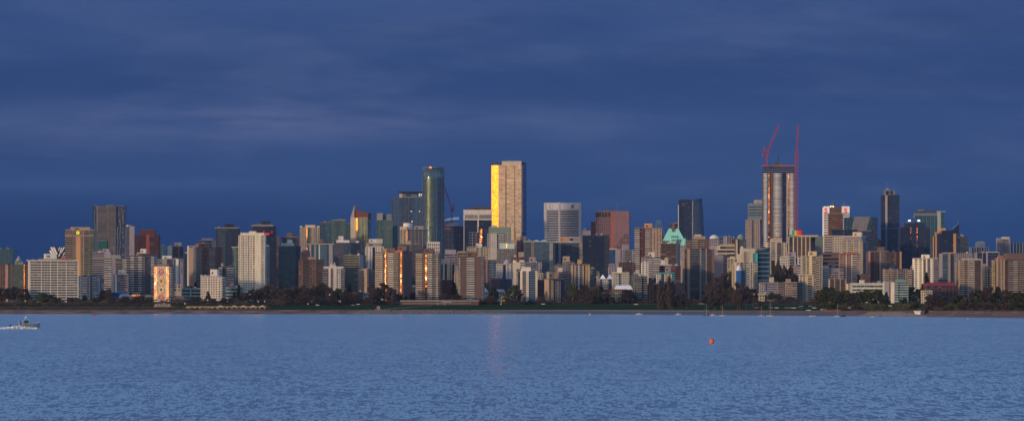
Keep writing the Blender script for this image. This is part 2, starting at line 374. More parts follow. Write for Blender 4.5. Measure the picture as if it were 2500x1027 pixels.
b('white tower with dark glass strip and blank pier behind the painted one', 'apartment_tower', 380, 436, 632, 705, 4930, 'gry', 5.5, 'R16:2 P8 P4 D14/gd P3/gry D4/gb P7/wht', roof=[('box',395,418,624,632,'wht'),('fbox',402,436,630,632,'gry')])
b('slim white slab with a copper glint down its dark glass', 'apartment_tower', 409, 448, 600, 680, 5300, 'gry', 5.5, 'P11/wht K3 D10/gd K4 P1 D9/gd', roof=[('box',425,442,592,600,'gry')])
b('lilac block with small windows right of the glinting slab', 'apartment_block', 428, 447, 634, 672, 5060, 'lil', 5, 'W19', roof=[('slab',427,448,632,634,'gry')])
b('faint teal tower far off between red and white towers', 'glass_tower', 390, 404, 598, 650, 5950, 'bls', 5, 'G14', gk='gt')
b('dark blue glass block left of the concrete tower', 'glass_tower', 446, 464, 618, 690, 5400, 'nvy', 5, 'S18/nvy', gk='gd')
b('white screen wall rising behind the concrete tower', 'office_building', 457, 483, 600, 640, 5180, 'wht', 6, 'P5/wht D14/gb P7/wht', clut=False)
b('brown concrete tower with plain left flank and many recessed balconies', 'apartment_tower', 461, 541, 604, 700, 5020, 'brn', 5.2, 'P4/gry B11/gry P3 B11/brn P4 B12/gry P4 B11/brn P2', side='L14:P14/tan', rot=30, gk='gk', roof=[('box',488,515,594,604,'brn'),('hip',497,511,591,595,'brn',.3)], ref='brown concrete tower')
b('lilac flat-topped tower with pale cap behind the concrete tower', 'office_tower', 482, 527, 586, 620, 5600, 'lil', 6, 'R34:2 P10', roof=[('fbox',492,518,581,586,'wht')], gk='gk')
b('dark blue glass tower with overhanging roof slab and black roof box', 'glass_tower', 527, 582, 557, 660, 5260, 'nvy', 4.9, 'G6 S18/bls G14/gd S11/nvy G6', gk='gd', roof=[('slab',524,584,555,557,'gry'),('box',548,569,547,556,'blk'),('mast',583.5,584,552,562,'blk')])
b('slender green glass tower left of the tall cream tower', 'glass_tower', 567, 586, 604, 705, 5040, 'grn', 5.3, 'W9:2 G10/gg', gk='gg', roof=[('slab',565,587,602,604,'pgr')])
b('two stacks of white arched balconies below the dark blue tower', 'apartment_block', 534, 572, 650, 705, 4960, 'brn', 5.4, 'B9/wht D6 P3 B18/wht', gk='gk', roof=[('box',539,545,642,650,'gry')])
b('tall cream tower covered in small dark windows', 'apartment_tower', 582, 646, 574, 712, 4870, 'slb', 5.65, 'W9:2 P1 W12:3 P1 W10:3 W8:1/f P14 W8:1', rot=1, gk='wd', clut=False, roof=[('fbox',587,644,568,574,'slb'),('box',607,624,564,569,'slb')], ref='tall cream tower')
b('white eight-storey block with square white roof box', 'apartment_block', 489, 549, 674, 735, 4800, 'wht', 5.7, 'W12:3 W6:1 P3 W12:2 W13:2 W10:1', side='R8:B8/wht', rot=15, roof=[('box',511,528,657,673,'wht'),('fbox',489,491,670,674,'wht'),('fbox',499,501,670,674,'wht'),('fbox',509,511,671,674,'wht')], clut=False, ref='white eight-storey block')
b('long low pale green glass building behind the beach trees', 'low_building', 424, 502, 704, 740, 4870, 'pgr', 8, 'R40:4 P3 R35:3', gk='gp', roof=[('slab',424,502,702.5,704,'pgr')])
b('low green glass wing between the white block and tall cream tower', 'low_building', 549, 592, 701, 738, 4865, 'pgr', 8, 'R30:4 P13/gry', gk='gp', roof=[('slab',549,592,699.5,701,'pgr')])
b('small beige cube building right of the painted tower', 'low_building', 424, 442, 695, 712, 4850, 'crm', 8, 'W18:2', clut=False)
b('low dark roofed house between painted tower and beach trees', 'low_building', 410, 450, 728, 744, 4780, 'brn', 7, 'R40', roof=[('hip',408,452,722,728,'brn',.7)], clut=False)
# --- second stretch
b('very dark glass tower with wide stepped roof and red lights', 'glass_tower', 617, 672, 552, 690, 5180, 'nvy', 4.9, 'S24/dbr G10/gd S21/nvy', gk='gk', roof=[('slab',614,667,549,552,'lil'),('box',622,664,546,550,'dgr'),('box',637,659,539,547,'nvy')])
RLT = LB[0]
b('thin dark glass block with white roofline right of the cream tower', 'glass_tower', 644, 657, 600, 700, 4960, 'bls', 4.5, 'S13/bls', gk='gd', roof=[('slab',643,656,598.5,600,'wht')], clut=False)
b('slender brown slab far behind dark towers', 'apartment_tower', 671, 682, 577, 680, 5420, 'brn', 5, 'W11:1', clut=False)
b('dark tower with brown domed roof and wide rim', 'apartment_tower', 688, 730, 579, 640, 5320, 'brn', 4.8, 'G12/gd B12/tan G10/gt B8/brn', gk='gd', roof=[('slab',686,729,577,579,'gry'),('dome',697,723,567,577,'brn')])
b('dark teal tower wrapped in rippling balcony slabs', 'glass_tower', 680, 733, 600, 703, 4910, 'bls', 4.7, 'S10/bls S16/grn S16/bls S11/nvy', gk='gt', roof=[('fbox',686,717,593,600,'wht'),('box',701,713,585,594,'wht')], clut=False, ref='rippling dark teal tower')
b('cream stepped tower with teal glass bay and gold glints', 'apartment_tower', 732, 780, 555, 625, 5380, 'crm', 5.1, 'W16:3 K3 G8/gt W11:2 P1 W10:2', gk='gt', roof=[('fbox',732,738,551,555,'crm'),('fbox',745,769,549,555,'crm'),('fbox',774,780,551,555,'wht')])
b('teal glass tower with dark roof right of the cream stepped tower', 'glass_tower', 779, 809, 544, 620, 5560, 'bls', 5, 'G14/gd G16/gt', gk='gt', roof=[('box',784,806,541,545,'brn')])
b('greenish glass tower with wide flat crown', 'glass_tower', 806, 845, 538, 600, 5620, 'grn', 5, 'G14/gg G10/gt G15/gg', gk='gt', roof=[('box',811,843,535,539,'gry')])
b('lower teal glass shoulder left of the red-crowned tower', 'glass_tower', 843, 869, 546, 610, 5500, 'bls', 5, 'G26/gt', gk='gt')
b('glass tower with sloping dark red crown and a golden strip', 'glass_tower', 856, 905, 531, 625, 5450, 'crm', 5.2, 'P14/crm K6/au G28/gt', side='R7:G7/gk', rot=16, gk='gt', roof=[('wedge',868,899,512,533,'drd',520),('wedge',856,865,528,531,'lil',500)], clut=False)
b('white-roofed teal apartment block with pale frame and lilac panel', 'apartment_block', 755, 820, 596, 690, 5120, 'bls', 5.3, 'P5/lil G7 P5/lil G6 P3/pgr R16/g G6 P9/lil G8', gk='gt', roof=[('slab',751,822,594.5,596,'wht'),('dome',775,800,582,594.5,'dbr')])
b('dark blue glass block with stepped white roof boxes', 'glass_tower', 816, 880, 592, 680, 5020, 'nvy', 4.9, 'S24/lil S16/bls S22/nvy', gk='gd', roof=[('fbox',821,853,586,592,'wht'),('box',826,838,576,587,'wht'),('box',868,876,588,592,'wht')], clut=False)
b('brown tower base with twin dormer roofs behind the brick balconies block', 'apartment_block', 735, 757, 614, 650, 4990, 'brn', 5, 'B22/brn', gk='gk', roof=[('dome',737,755,608,614,'brn')])
b('brown brick block with deep balconies and lit white windows', 'apartment_block', 729, 789, 634, 708, 4860, 'brn', 6.1, 'W7 P3 B14/dbr P3 W10 P3 B14/dbr P2', gk='gk', roof=[('fbox',752,771,627,634,'tan'),('slab',731,788,632.5,634,'brn')], ref='brown brick block')
b('white block with one blank face and a crenellated white penthouse', 'apartment_block', 788, 841, 655, 720, 4840, 'wht', 5.6, 'B14/gry P5/wht B6/pnk P9/wht W10:2 B9/lil', gk='gd', roof=[('fbox',790,838,650,655,'wht'),('box',806,820,645,651,'wht'),('fbox',808,811,641,646,'wht'),('fbox',815,818,641,646,'wht')], clut=False, ref='white block with the penthouse')
b('green grey slab with long ribbon windows and a blank lilac end', 'office_building', 839, 891, 622, 712, 4920, 'olv', 5.6, 'R38:3', side='R14:P7/lil D7/gk', rot=10, gk='gk', ref='ribbon-window slab')
b('tan narrow block with single column of windows', 'apartment_block', 874, 918, 658, 716, 4860, 'tan', 5.8, 'P9 W6:1 P6', side='R21:B21/lil', rot=32, gk='gk', roof=[('box',878,894,655,658,'tan')], ref='tan narrow block')
b('low brown shops behind trees left of the twin brown towers', 'low_building', 862, 886, 712, 735, 4810, 'brn', 6, 'R24')
b('white low house among trees beneath the tan narrow block', 'house', 886, 908, 716, 732, 4815, 'wht', 6, 'W22', roof=[('hip',885,909,713,716,'gry',.6)], clut=False)
b('cream tower with black window grid and stepped white roof boxes', 'apartment_tower', 892, 936, 602, 665, 5010, 'wht', 5.2, 'W17:2 D7/gk W12:2 W8', roof=[('box',893,932,592,602,'gry'),('box',900,920,583,592,'wht'),('fbox',921,934,583,594,'wht')], clut=False)
b('twin brown tower with copper-glinting glass strips and blank dark right flank', 'apartment_tower', 916, 1004, 615, 738, 4810, 'brn', 5.3, 'B10/crm B9/wht P4/brn K4 P4/brn B15/wht B12/gry P3/brn K4 P3', side='R20:P20/brn', rot=18, gk='gk', roof=[('box',924,939,606,615,'tan'),('box',939,960,605,615,'brn'),('fbox',966,983,611,616,'rst'),('box',966,988,600,612,'brn')], clut=False, ref='left twin brown tower')
b('grey tower with rounded balcony slabs behind the twin brown towers', 'apartment_tower', 972, 1030, 597, 700, 4970, 'lil', 5.1, 'B20/lil B14/gry S24/lil', gk='gk', roof=[('box',992,1003,588,597,'tan'),('slab',972,1028,595.5,597,'gry')])
b('brown tower with one copper-glinting glass strip and pale balconies either side', 'apartment_tower', 1015, 1075, 617, 738, 4800, 'brn', 5.3, 'B17/crm P6/brn K5 P2 B11/wht B9/gry B7/crm', side='R4:B4/gry', rot=12, gk='gk', roof=[('box',1033,1057,607,617,'brn')], clut=False, ref='right twin brown tower')
b('small white houses squeezed between the twin brown towers', 'house', 1003, 1015, 700, 720, 4870, 'crm', 6, 'W12', roof=[('hip',1003,1016,696,700,'tan',.5)], clut=False)
b('office tower of blue glass under a thin dark canopy, lettered EY', 'office_tower', 956, 1036, 482, 600, 6420, 'bls', 4.6, 'G24/gb G26/gd G30/gb', gk='gb', roof=[('box',975,982,472,482,'crm'),('box',982,1031,470,482,'bls'),('slab',973,1034,467,470,'nvy')], clut=False)
EY = LB[0]
b('teal glass tower with two white open roof frames', 'glass_tower', 917, 958, 537, 620, 5520, 'grn', 4.9, 'G20/gt G21/gg', gk='gt', roof=[('fbox',920,934,520,537,'gry'),('box',934,944,525,537,'bls'),('fbox',944,956,522,537,'gry')], clut=False)
for _y in (0,):
    b('lower teal glass wing right of the framed roof tower', 'glass_tower', 957, 971, 551, 620, 5530, 'grn', 4.9, 'G14/gt', gk='gt', clut=False)
b('cream and dark glass hotel with white drum and pale roofline', 'hotel_building', 976, 1041, 560, 605, 5230, 'crm', 5.2, 'W15:2 P1 K2 G46/gd', gk='gd', roof=[('fbox',976,993,553,560,'crm'),('drum',983,1006,544,560,'wht'),('box',1010,1033,551,560,'lil'),('slab',993,1042,558.5,560,'lil')], clut=False)
b('pale concrete office with deep square windows before the round tower', 'office_building', 1043, 1074, 593, 640, 5060, 'wht', 8.2, 'W31:6', dep=16, roof=[('fbox',1043,1074,590,593,'wht')], clut=False)
b('unfinished dark office tower with orange netting below a red crane', 'office_tower', 1085, 1132, 552, 625, 6060, 'dgr', 6, 'G46/gk', gk='gk', roof=[('fbox',1086,1100,556,560,'rst'),('hip',1085,1131,544,552,'dgr',.4)], clut=False)
b('low lilac office with flat white top beneath the unfinished tower', 'office_building', 1085, 1117, 618, 650, 5320, 'lil', 6, 'R32:5', roof=[('fbox',1087,1113,609,618,'lil')], clut=False)
b('small white block of stacked piers right of the right twin brown tower', 'apartment_block', 1075, 1111, 643, 700, 5010, 'crm', 5.3, 'D6/gd P5 D5 P5 W8 D5 P2', roof=[('fbox',1078,1096,632,643,'crm')], clut=False)
b('dark brick block with white framed windows behind trees', 'apartment_block', 1074, 1106, 683, 728, 4860, 'drd', 6, 'W32:6')
b('narrow white wing left of the brown balcony tower', 'apartment_block', 1109, 1123, 665, 712, 5000, 'crm', 5.3, 'W14:2')
b('brown tower with blank flanks and bright white balconies in the centre', 'apartment_tower', 1120, 1181, 626, 738, 4790, 'brn', 5.5, 'B4/wht P14/brn B19/wht P15/brn B6/lil', gk='gd', roof=[('box',1138,1163,614,626,'brn')], clut=False, rot=2, ref='brown white-balcony tower')
b('tan flat block peeking over the brown balcony tower', 'apartment_block', 1117, 1146, 616, 660, 4990, 'tan', 6, 'R29', roof=[('slab',1117,1146,613,616,'tan')])
b('dark office tower with white top band of slots and white corner pier', 'office_tower', 1132, 1200, 537, 620, 6130, 'nvy', 6, 'P1.5/wht D32/gk P2/wht D32/gk', gk='gk', roof=[('box',1146,1199,505,512,'dbr')], clut=False)
HS = LB[0]
b('dark gridded office before the white banded tower', 'office_building', 1144, 1171, 567, 625, 5900, 'lil', 6.5, 'G9 P1 G8 P1 G8', gk='gk', clut=False)
b('slim blue glass slab with an orange reflecting lower strip', 'office_building', 1170, 1192, 558, 625, 5880, 'nvy', 6, 'D1 K6 D15/gd', gk='gb', clut=False)
b('white apartment block of stepped piers with cube penthouse', 'apartment_block', 1140, 1196, 603, 660, 5080, 'crm', 5.3, 'W16:4 P3 W8 P4 W16:3 P3', roof=[('box',1162,1177,594,603,'wht'),('fbox',1168,1177,597,603,'wht')])
b('white tower with sea-green glass top floors before the golden tower', 'apartment_tower', 1189, 1246, 569, 645, 5420, 'wht', 5.2, 'B5/wht W18:4 D3 B14/wht G14/gp', gk='gd', roof=[('fbox',1193,1246,554,569,'grn'),('box',1198,1213,550,554,'wht')], clut=False)
b('grey block of small square windows below the white and green tower', 'apartment_block', 1213, 1260, 607, 660, 5280, 'gry', 5.2, 'W44:9', roof=[('fbox',1220,1256,594,607,'pgr'),('box',1232,1241,590,594,'gry')])
GLN = LB[0]
b('block split into tan piers and deep blue balconies', 'apartment_block', 1178, 1212, 634, 695, 4990, 'tan', 6, 'P3 B5/rst P4/tan D2 B8/bls P2/gry B9/bls', gk='gd', roof=[('slab',1178,1212,632.5,634,'tan')], ref='tan and blue balcony block')
b('cream block with a regular grid of black windows', 'apartment_block', 1212, 1253, 645, 682, 4930, 'wht', 5.5, 'W16:4 D7/gk P3 W6:1 P3 W6:1', roof=[('slab',1211,1254,643.5,645,'wht'),('dome',1230,1246,632,644,'lil')], clut=False)
b('plain cream tower with two small balconies on its right', 'apartment_block', 1252, 1281, 640, 700, 4980, 'crm', 5.5, 'P18/crm B11/wht', roof=[('fbox',1252,1260,635,640,'wht'),('box',1268,1280,634,640,'crm')], clut=False)
b('cream and blue glass tower with pale piers in front row', 'apartment_tower', 1261, 1312, 661, 738, 4810, 'slb', 5.6, 'B4/yel D4/gk P5 B8/tan P2 P4/wht D1 B13/bls P5/slb', gk='gd', roof=[('fbox',1272,1296,657,661,'slb'),('box',1274,1296,651,657,'wht'),('fbox',1261,1272,656,661,'dgr'),('fbox',1297,1310,654,661,'bls')], clut=False, ref='cream and blue front tower')
b('dark low brick block with glass end behind shore trees', 'apartment_block', 1198, 1250, 680, 712, 4880, 'dbr', 6, 'P22/dbr G28/gd', gk='gd')
b('yellow two-storey house behind a green tree', 'house', 1224, 1262, 723, 740, 4790, 'yel', 8, 'W38:5', roof=[('hip',1223,1263,718,723,'yel',.8)], clut=False)
b('white gabled cottages beside the brown balcony tower', 'house', 1177, 1192, 712, 732, 4830, 'wht', 7, 'W15:2', roof=[('hip',1176,1193,702,712,'wht',.05)], clut=False)
b('white long villa behind the yellow house', 'house', 1208, 1232, 712, 728, 4850, 'crm', 7, 'W24:4', roof=[('hip',1207,1233,706,712,'lil',.7)], clut=False)
b('dark red block of flats in front-row gap', 'apartment_block', 1311, 1331, 683, 735, 4880, 'drd', 5, 'B20/drd', gk='gk')
b('small cream block tucked behind the cream and blue tower', 'apartment_block', 1306, 1326, 668, 700, 4930, 'crm', 5.5, 'W20:3', roof=[('slab',1306,1326,666,668,'crm')])
b('tan tower with blank left side and an orange pier', 'apartment_tower', 1330, 1378, 682, 738, 4800, 'tan', 5.7, 'P3/brn P7/gold D4/dk W14:2 D9/gk'.replace('/dk','/gk'), side='L11:P11/tan', rot=28, gk='gk', roof=[('slab',1340,1377,679.5,682,'brn'),('box',1343,1356,663,680,'tan'),('box',1356,1362,664,680,'org')], clut=False, ref='tan tower with orange pier')
b('lilac block with rows of balconies behind the tan tower', 'apartment_block', 1364, 1402, 663, 736, 4900, 'lil', 5.4, 'B19/lil B19/lil', gk='gd', roof=[('box',1362,1374,653,663,'wht')])
b('honey coloured tower with vertical ribs and cap box', 'apartment_tower', 1395, 1440, 646, 697, 4890, 'gold', 5.6, 'P4 D2 P4/tan B5/gry P3/slb B6/gry P4 D3 P3 W3 P4', gk='gk', roof=[('slab',1397,1440,643.5,646,'brn'),('box',1410,1420,633,644,'gold')], clut=False, ref='honey coloured tower')
b('grey ribbon block right of the honey coloured tower', 'apartment_block', 1436, 1456, 655, 705, 4930, 'gry', 5.5, 'R20:3', roof=[('box',1452,1462,661,672,'yel')])
b('brown tower with cube penthouse left of the dark glass block', 'apartment_tower', 1253, 1303, 586, 655, 5360, 'brn', 5.1, 'W10:1 B11/drd P3 B12/brn W14:2', side='L9:P9/tan', rot=25, gk='gk', roof=[('box',1272,1287,576,586,'tan')])
b('brown stepped lower block with rounded front', 'apartment_block', 1247, 1275, 627, 650, 5250, 'brn', 5.2, 'W28:4', roof=[('fbox',1266,1280,615,627,'tan')])
b('wide dark glass balcony block with twin pale piers', 'apartment_block', 1280, 1350, 590, 680, 5170, 'dgr', 4.9, 'B17/dgr P3/tan D1 P3/tan D1 B36/bls B9/wht', gk='gt', roof=[('slab',1279,1344,588,590,'pgr'),('hip',1303,1318,585,588,'wht',.2),('hip',1320,1335,585,588,'wht',.2)], clut=False)
b('second dark glass balcony block under tilted roof panels', 'apartment_block', 1349, 1428, 592, 680, 5200, 'dgr', 4.9, 'P6/tan D7/gd P3/lil P3/lil B12/brn B28/dgr B9/wht P4/crm', gk='gt', roof=[('slab',1350,1424,590.5,592,'pgr'),('box',1368,1385,577,591,'org'),('box',1385,1419,576,591,'lil'),('hip',1384,1400,587,591,'wht',.2)], clut=False)
b('lilac flat-roofed blocks stacked below the dark glass blocks', 'apartment_block', 1283, 1323, 640, 690, 5020, 'lil', 5.3, 'R14 B12/lil W14', roof=[('box',1292,1308,627,640,'lil')])
b('dark blue block with a few lit rooms beneath the glass block', 'apartment_block', 1322, 1345, 665, 730, 4960, 'dgr', 5.3, 'B23/bls', gk='gd')
b('beige arched block left of the honey tower', 'apartment_block', 1352, 1376, 648, 690, 5010, 'tan', 5.3, 'W9 P4 W11', roof=[('hip',1353,1372,644,648,'brn',.4)])
b('grey brown block with pale roof box above the lilac balconies', 'apartment_block', 1373, 1403, 638, 690, 5040, 'gry', 5.3, 'W14:2 B16/lil', gk='gd', roof=[('box',1374,1391,625,638,'tan')])
b('grey concrete bank tower with even window bands and two crests', 'office_tower', 1329, 1419, 495, 605, 6200, 'cnw', 5.8, 'P6 R29:1/g P5 R44:1/g P6', gk='gk', clut=False, rot=-1)
CIB = LB[0]
b('black glass tower with scattered lit white rooms', 'apartment_tower', 1422, 1488, 574, 700, 5190, 'nvy', 5.1, 'S14/nvy G10/gk S20/nvy G10/gk S12/dgr', gk='gk', roof=[('mast',1422.6,1423.2,563,574,'gry')])
b('far low lilac office left of the red granite tower', 'office_building', 1420, 1452, 563, 600, 6320, 'lil', 6, 'P32/lil', roof=[('box',1422,1431,556,563,'gry')])
b('red granite office tower stepping down on its left, brighter red strip', 'office_tower', 1454, 1536, 515, 612, 6200, 'grt', 5.9, 'W37:8 P7/rst P37', rot=4, gk='gk', roof=[('box',1473,1490,513,515,'red'),('mast',1506.6,1507.4,494,515,'gry')], clut=False)
RG = LB[0]
b('lower step of the red granite tower on its left side', 'office_building', 1443, 1458, 541, 612, 6215, 'grt', 5.9, 'W15:3', clut=False)
b('small blue glass office with white lid', 'office_building', 1486, 1506, 609, 650, 5420, 'blu', 5.5, 'G20/gb', gk='gb', roof=[('slab',1485,1506,606,609,'wht')], clut=False)
b('group of plain grey blocks with central tower behind white hotel', 'apartment_block', 1503, 1550, 610, 655, 5330, 'lil', 5.3, 'P12 W10 B14/gry W11', roof=[('fbox',1519,1536,597,610,'lil')])
b('dim grey brown block left of the brick balcony tower', 'apartment_block', 1512, 1552, 640, 680, 5100, 'brn', 5.3, 'W14 B12/brn W14', gk='gk')
b('brick tower with white balconies at left and sunlit tan right side', 'apartment_tower', 1549, 1616, 557, 665, 5160, 'drd', 5.15, 'B13/wht W7:1 W6:1 B12/wht W29:4/tan', rot=4, gk='gk', roof=[('box',1573,1592,545,557,'org'),('slab',1549,1588,555.5,557,'tan')], clut=False, ref='brick balcony tower')  # sunlit right face put into the colour as a tan panel
b('brown block with dark window bands and a blank lilac end', 'apartment_block', 1614, 1662, 594, 655, 5070, 'brn', 5.6, 'R37:3', side='R11:P11/lil', rot=10, gk='gk', roof=[('box',1615,1631,587,594,'dgr')])
b('pale cream block with white cube on its roof', 'apartment_block', 1566, 1614, 628, 680, 4980, 'lil', 5.4, 'P3/lil W12:2 B11/wht P4/lil B18/wht', roof=[('box',1583,1598,615,628,'slb'),('fbox',1570,1584,624,628,'brn')], clut=False)
b('white slab end wall in front of the cube-topped block', 'apartment_block', 1566, 1583, 640, 680, 4940, 'wht', 5.4, 'W17:2')
b('dark maroon low block behind the teal trimmed building', 'apartment_block', 1612, 1662, 648, 725, 4960, 'drd', 5.5, 'R50:4', gk='gk', roof=[('slab',1614,1640,645,648,'wht'),('box',1624,1632,628,646,'crm'),('box',1615,1624,634,646,'wht')])
b('white block trimmed with a bright teal roof edge', 'apartment_block', 1603, 1648, 667, 728, 4850, 'wht', 5.5, 'W11:2 D8/gt W18:2 B8/tea', gk='gt', roof=[('slab',1601,1648,664,667,'tea'),('box',1624,1638,650,664,'lil')], clut=False, ref='teal trimmed block')
b('white block with raised centre and dark middle bays', 'apartment_block', 1497, 1536, 666, 705, 4860, 'wht', 5.5, 'W14:3 D4/gd W20:4', roof=[('slab',1496,1537,664.5,666,'slb'),('box',1508,1519,652,665,'slb')], clut=False, ref='white block with raised centre')
b('pale yellow block beside the raised-centre white block', 'apartment_block', 1535, 1552, 670, 712, 4870, 'yel', 5.5, 'W17:2', roof=[('box',1551,1561,659,668,'crm')], clut=False)
b('white houses with two steep white glazed gables', 'apartment_block', 1457, 1499, 680, 708, 4890, 'wht', 5.8, 'P8/lil D4/gd W14:3 D8/gd W5', roof=[('hip',1464,1478,670,680,'pnt',.1),('hip',1481,1496,670,680,'pnt',.1)], clut=False)
b('mustard corner block behind the gabled white houses', 'apartment_block', 1452, 1463, 664, 700, 4960, 'yel', 5.5, 'W11:2')
b('distant pale block above the gabled white houses', 'apartment_block', 1486, 1512, 652, 680, 5000, 'lil', 5.5, 'W26:4', roof=[('box',1487,1501,643,652,'lil')])
b('olive grey tower with pale window column in front row', 'apartment_tower', 1548, 1581, 673, 740, 4810, 'olv', 5.6, 'W7 B12/gry D4/gk B10/olv', gk='gk', ref='olive grey tower')
b('small white penthouse block behind the olive grey tower', 'apartment_block', 1549, 1562, 664, 690, 4880, 'slb', 6, 'W13:2')
b('yellow hotel with maroon roof edge and rows of small windows', 'hotel_building', 1462, 1527, 709, 741, 4780, 'yel', 6.3, 'W65:13', roof=[('slab',1461,1527,705.5,709,'drd')], clut=False, ref='yellow hotel')
b('hall with a low white vaulted roof behind the yellow hotel', 'low_building', 1499, 1545, 706, 738, 4815, 'gry', 8, 'P28 D16/gk P2', roof=[('hip',1499,1545,696,706,'pnt',.75)], clut=False)
b('dark red brick block with glowing amber window columns', 'apartment_block', 1580, 1612, 694, 741, 4820, 'drd', 6, 'P6/dbr P3/rst K3 P3/rst K3 B13/dbr', gk='gk', roof=[('fbox',1583,1596,682,694,'red'),('hip',1589,1612,690,694,'dgr',.6)], clut=False, ref='dark red brick block')
b('glass pyramid roof of pale panes behind the brick balcony tower', 'office_building', 1592, 1624, 576, 610, 6330, 'bls', 6, 'G32', gk='gs', roof=[('hip',1591,1625,537,576,'gs',.32)], clut=False)
b('grand hotel with steep green copper roof, dormers and chimney', 'hotel_building', 1612, 1679, 599, 640, 5900, 'con', 6, 'W67:12', dep=22, clut=False)
HOT = LB[0]
b('pink stone office with flat cap behind the copper roof', 'office_building', 1636, 1660, 545, 600, 6300, 'pnk', 6, 'R24:2', roof=[('slab',1632,1660,554,556,'dbr'),('slab',1645,1660,543,545,'pnk')], clut=False)
b('dark navy office tower with a curved sharp-topped right half', 'office_tower', 1658, 1691, 487, 600, 6000, 'nvy', 4.6, 'S8/nvy G25/gd', gk='gd', clut=False)
NV = LB[0]
b('brown stepped tower of chunky balconies below the navy tower', 'apartment_tower', 1676, 1731, 584, 625, 5320, 'brn', 5.3, 'B10/tan P4 B14/crm P4 B12/tan P11', gk='gk', roof=[('fbox',1695,1722,576,584,'tan'),('fbox',1697,1712,572,576,'crm')], clut=False)
b('tall brown grey tower with two pale piers and dark balcony bays', 'apartment_tower', 1666, 1744, 608, 710, 5000, 'brn', 5.3, 'P5/tan W5 P2 P6/tan B19/dgr B4/dgr P4/tan B10/bls P3/tan B11/brn P7/brn', gk='gk', roof=[('fbox',1690,1712,604,608,'brn')], ref='tall brown grey tower')
b('plain lilac office block below the tan stepped office', 'office_building', 1742, 1782, 622, 690, 5320, 'lil', 5.3, 'P24/lil B16/dgr', gk='gk')
b('tan office stepping down in wide dark window bands', 'office_building', 1752, 1794, 598, 630, 5450, 'crm', 9, 'R42:2', gk='gk', roof=[('slab',1758,1794,595,598,'crm'),('fbox',1748,1758,602,608,'wht')], clut=False)
b('far building with a large white vaulted roof', 'office_building', 1732, 1756, 582, 605, 5920, 'lil', 6, 'W24:5', roof=[('dome',1732,1755,573,582,'wht')])
b('far lattice office with pale blue columns on the horizon', 'office_building', 1755, 1791, 577, 600, 5960, 'bls', 7, 'R10 P8/lil P1/wht G4 P1/wht G4 P1/wht G4 P1/wht', gk='gd')
b('cream block with paired windows beside dark tree hillside', 'apartment_block', 1776, 1804, 632, 676, 4980, 'crm', 5.6, 'W14:2 P5 W9', roof=[('slab',1776,1802,629,632,'crm')], ref='cream paired-window block')
b('brown block with cream column and green domed roof', 'office_building', 1786, 1822, 584, 630, 5520, 'drd', 6, 'R10 P5/crm D4 G17/gg', gk='gg', roof=[('dome',1799,1818,571,584,'grn'),('slab',1786,1802,582,584,'brn')], clut=False)
b('grey office tower with set-back blue glass upper half', 'office_tower', 1820, 1869, 536, 610, 5720, 'lil', 5.5, 'W16:4 D4/gd W14:3', side='R15:P5 D10/gk', rot=14, gk='gk', roof=[('fbox',1826,1868,496,536,'bls'),('box',1838,1866,488,496,'con')], clut=False)
GT = LB[0]
b('postmodern cream complex stepping up to a blue ball ornament', 'apartment_tower', 1797, 1850, 640, 738, 4870, 'crm', 5.7, 'P3 W5:1 P2 G8/gg P3/gold D2 B9/wht P4 W9:2 B8/wht', gk='gg',
  roof=[('fbox',1802,1812,620,640,'crm'),('fbox',1810,1843,606,640,'crm'),('fbox',1816,1832,614,640,'slb'),('box',1810,1815,601,606,'slb'),('fbox',1838,1850,618,640,'tea')], clut=False, ref='postmodern cream complex')
BALL = LB[0]
b('blue panelled stair tower with a white rounded cap', 'stair_tower', 1798, 1810, 660, 700, 4840, 'blu', 5.7, 'P10/blu P2', roof=[('dome',1798,1811,647,660,'pnt')], clut=False)
b('green glass wing right of the blue panelled tower', 'apartment_block', 1810, 1822, 660, 715, 4845, 'grn', 5.7, 'B12/bls', gk='gt')
b('cream block with gold side left of the blue stair tower', 'apartment_block', 1788, 1799, 646, 690, 4900, 'crm', 5.7, 'P3 W5:1 P3')
b('lower white apartment wing with blue windows right of the turret', 'apartment_block', 1855, 1905, 690, 720, 4825, 'lil', 5.6, 'W14:3 D3 R33:3', wk='wb', roof=[('box',1879,1890,676,690,'crm'),('slab',1855,1905,688.5,690,'lil')], clut=False, ref='lower white wing')
b('cream villa with a gabled bay behind the shore lawn', 'house', 1840, 1883, 719, 737, 4790, 'crm', 7, 'W27:4 D6/gd W10:2', roof=[('slab',1840,1868,716,719,'crm'),('hip',1866,1882,711,719,'crm',.1)], clut=False, ref='cream villa')
b('cream tower cluster at the foot of the unfinished skyscraper', 'apartment_tower', 1873, 1930, 592, 635, 5280, 'crm', 5.3, 'P3/gold D2 P3 B8/wht P4 B9/gry W12:2 D3 P4', gk='gd', roof=[('fbox',1883,1909,582,592,'crm'),('box',1898,1909,579,584,'tan')], clut=False)
b('ribbed brown hotel with wide flat roof and rainbow painted box', 'hotel_building', 1925, 1993, 578, 628, 5220, 'brn', 5.6, 'P2/crm D7 P2/crm B6/brn P2/crm B6/brn P2/crm B6/brn P2/crm B6/brn P2/crm', side='R15:P5/brn D4 P6', rot=14, gk='gk', roof=[('slab',1929,1997,574,578,'crm')], clut=False)
RNB = LB[0]
b('pale teal tower behind the rainbow box hotel', 'glass_tower', 1990, 2009, 580, 650, 5330, 'bls', 5.2, 'G19/gp', gk='gp')
b('tall cream apartment tower with yellow corner pier and penthouse', 'apartment_tower', 1958, 2008, 624, 738, 4890, 'crm', 5.5, 'P2 W16:2 P6/yel R9:1 B8/crm W8:1', gk='gk', roof=[('box',1975,1995,613,624,'yel')], clut=False, ref='tall cream apartment tower')
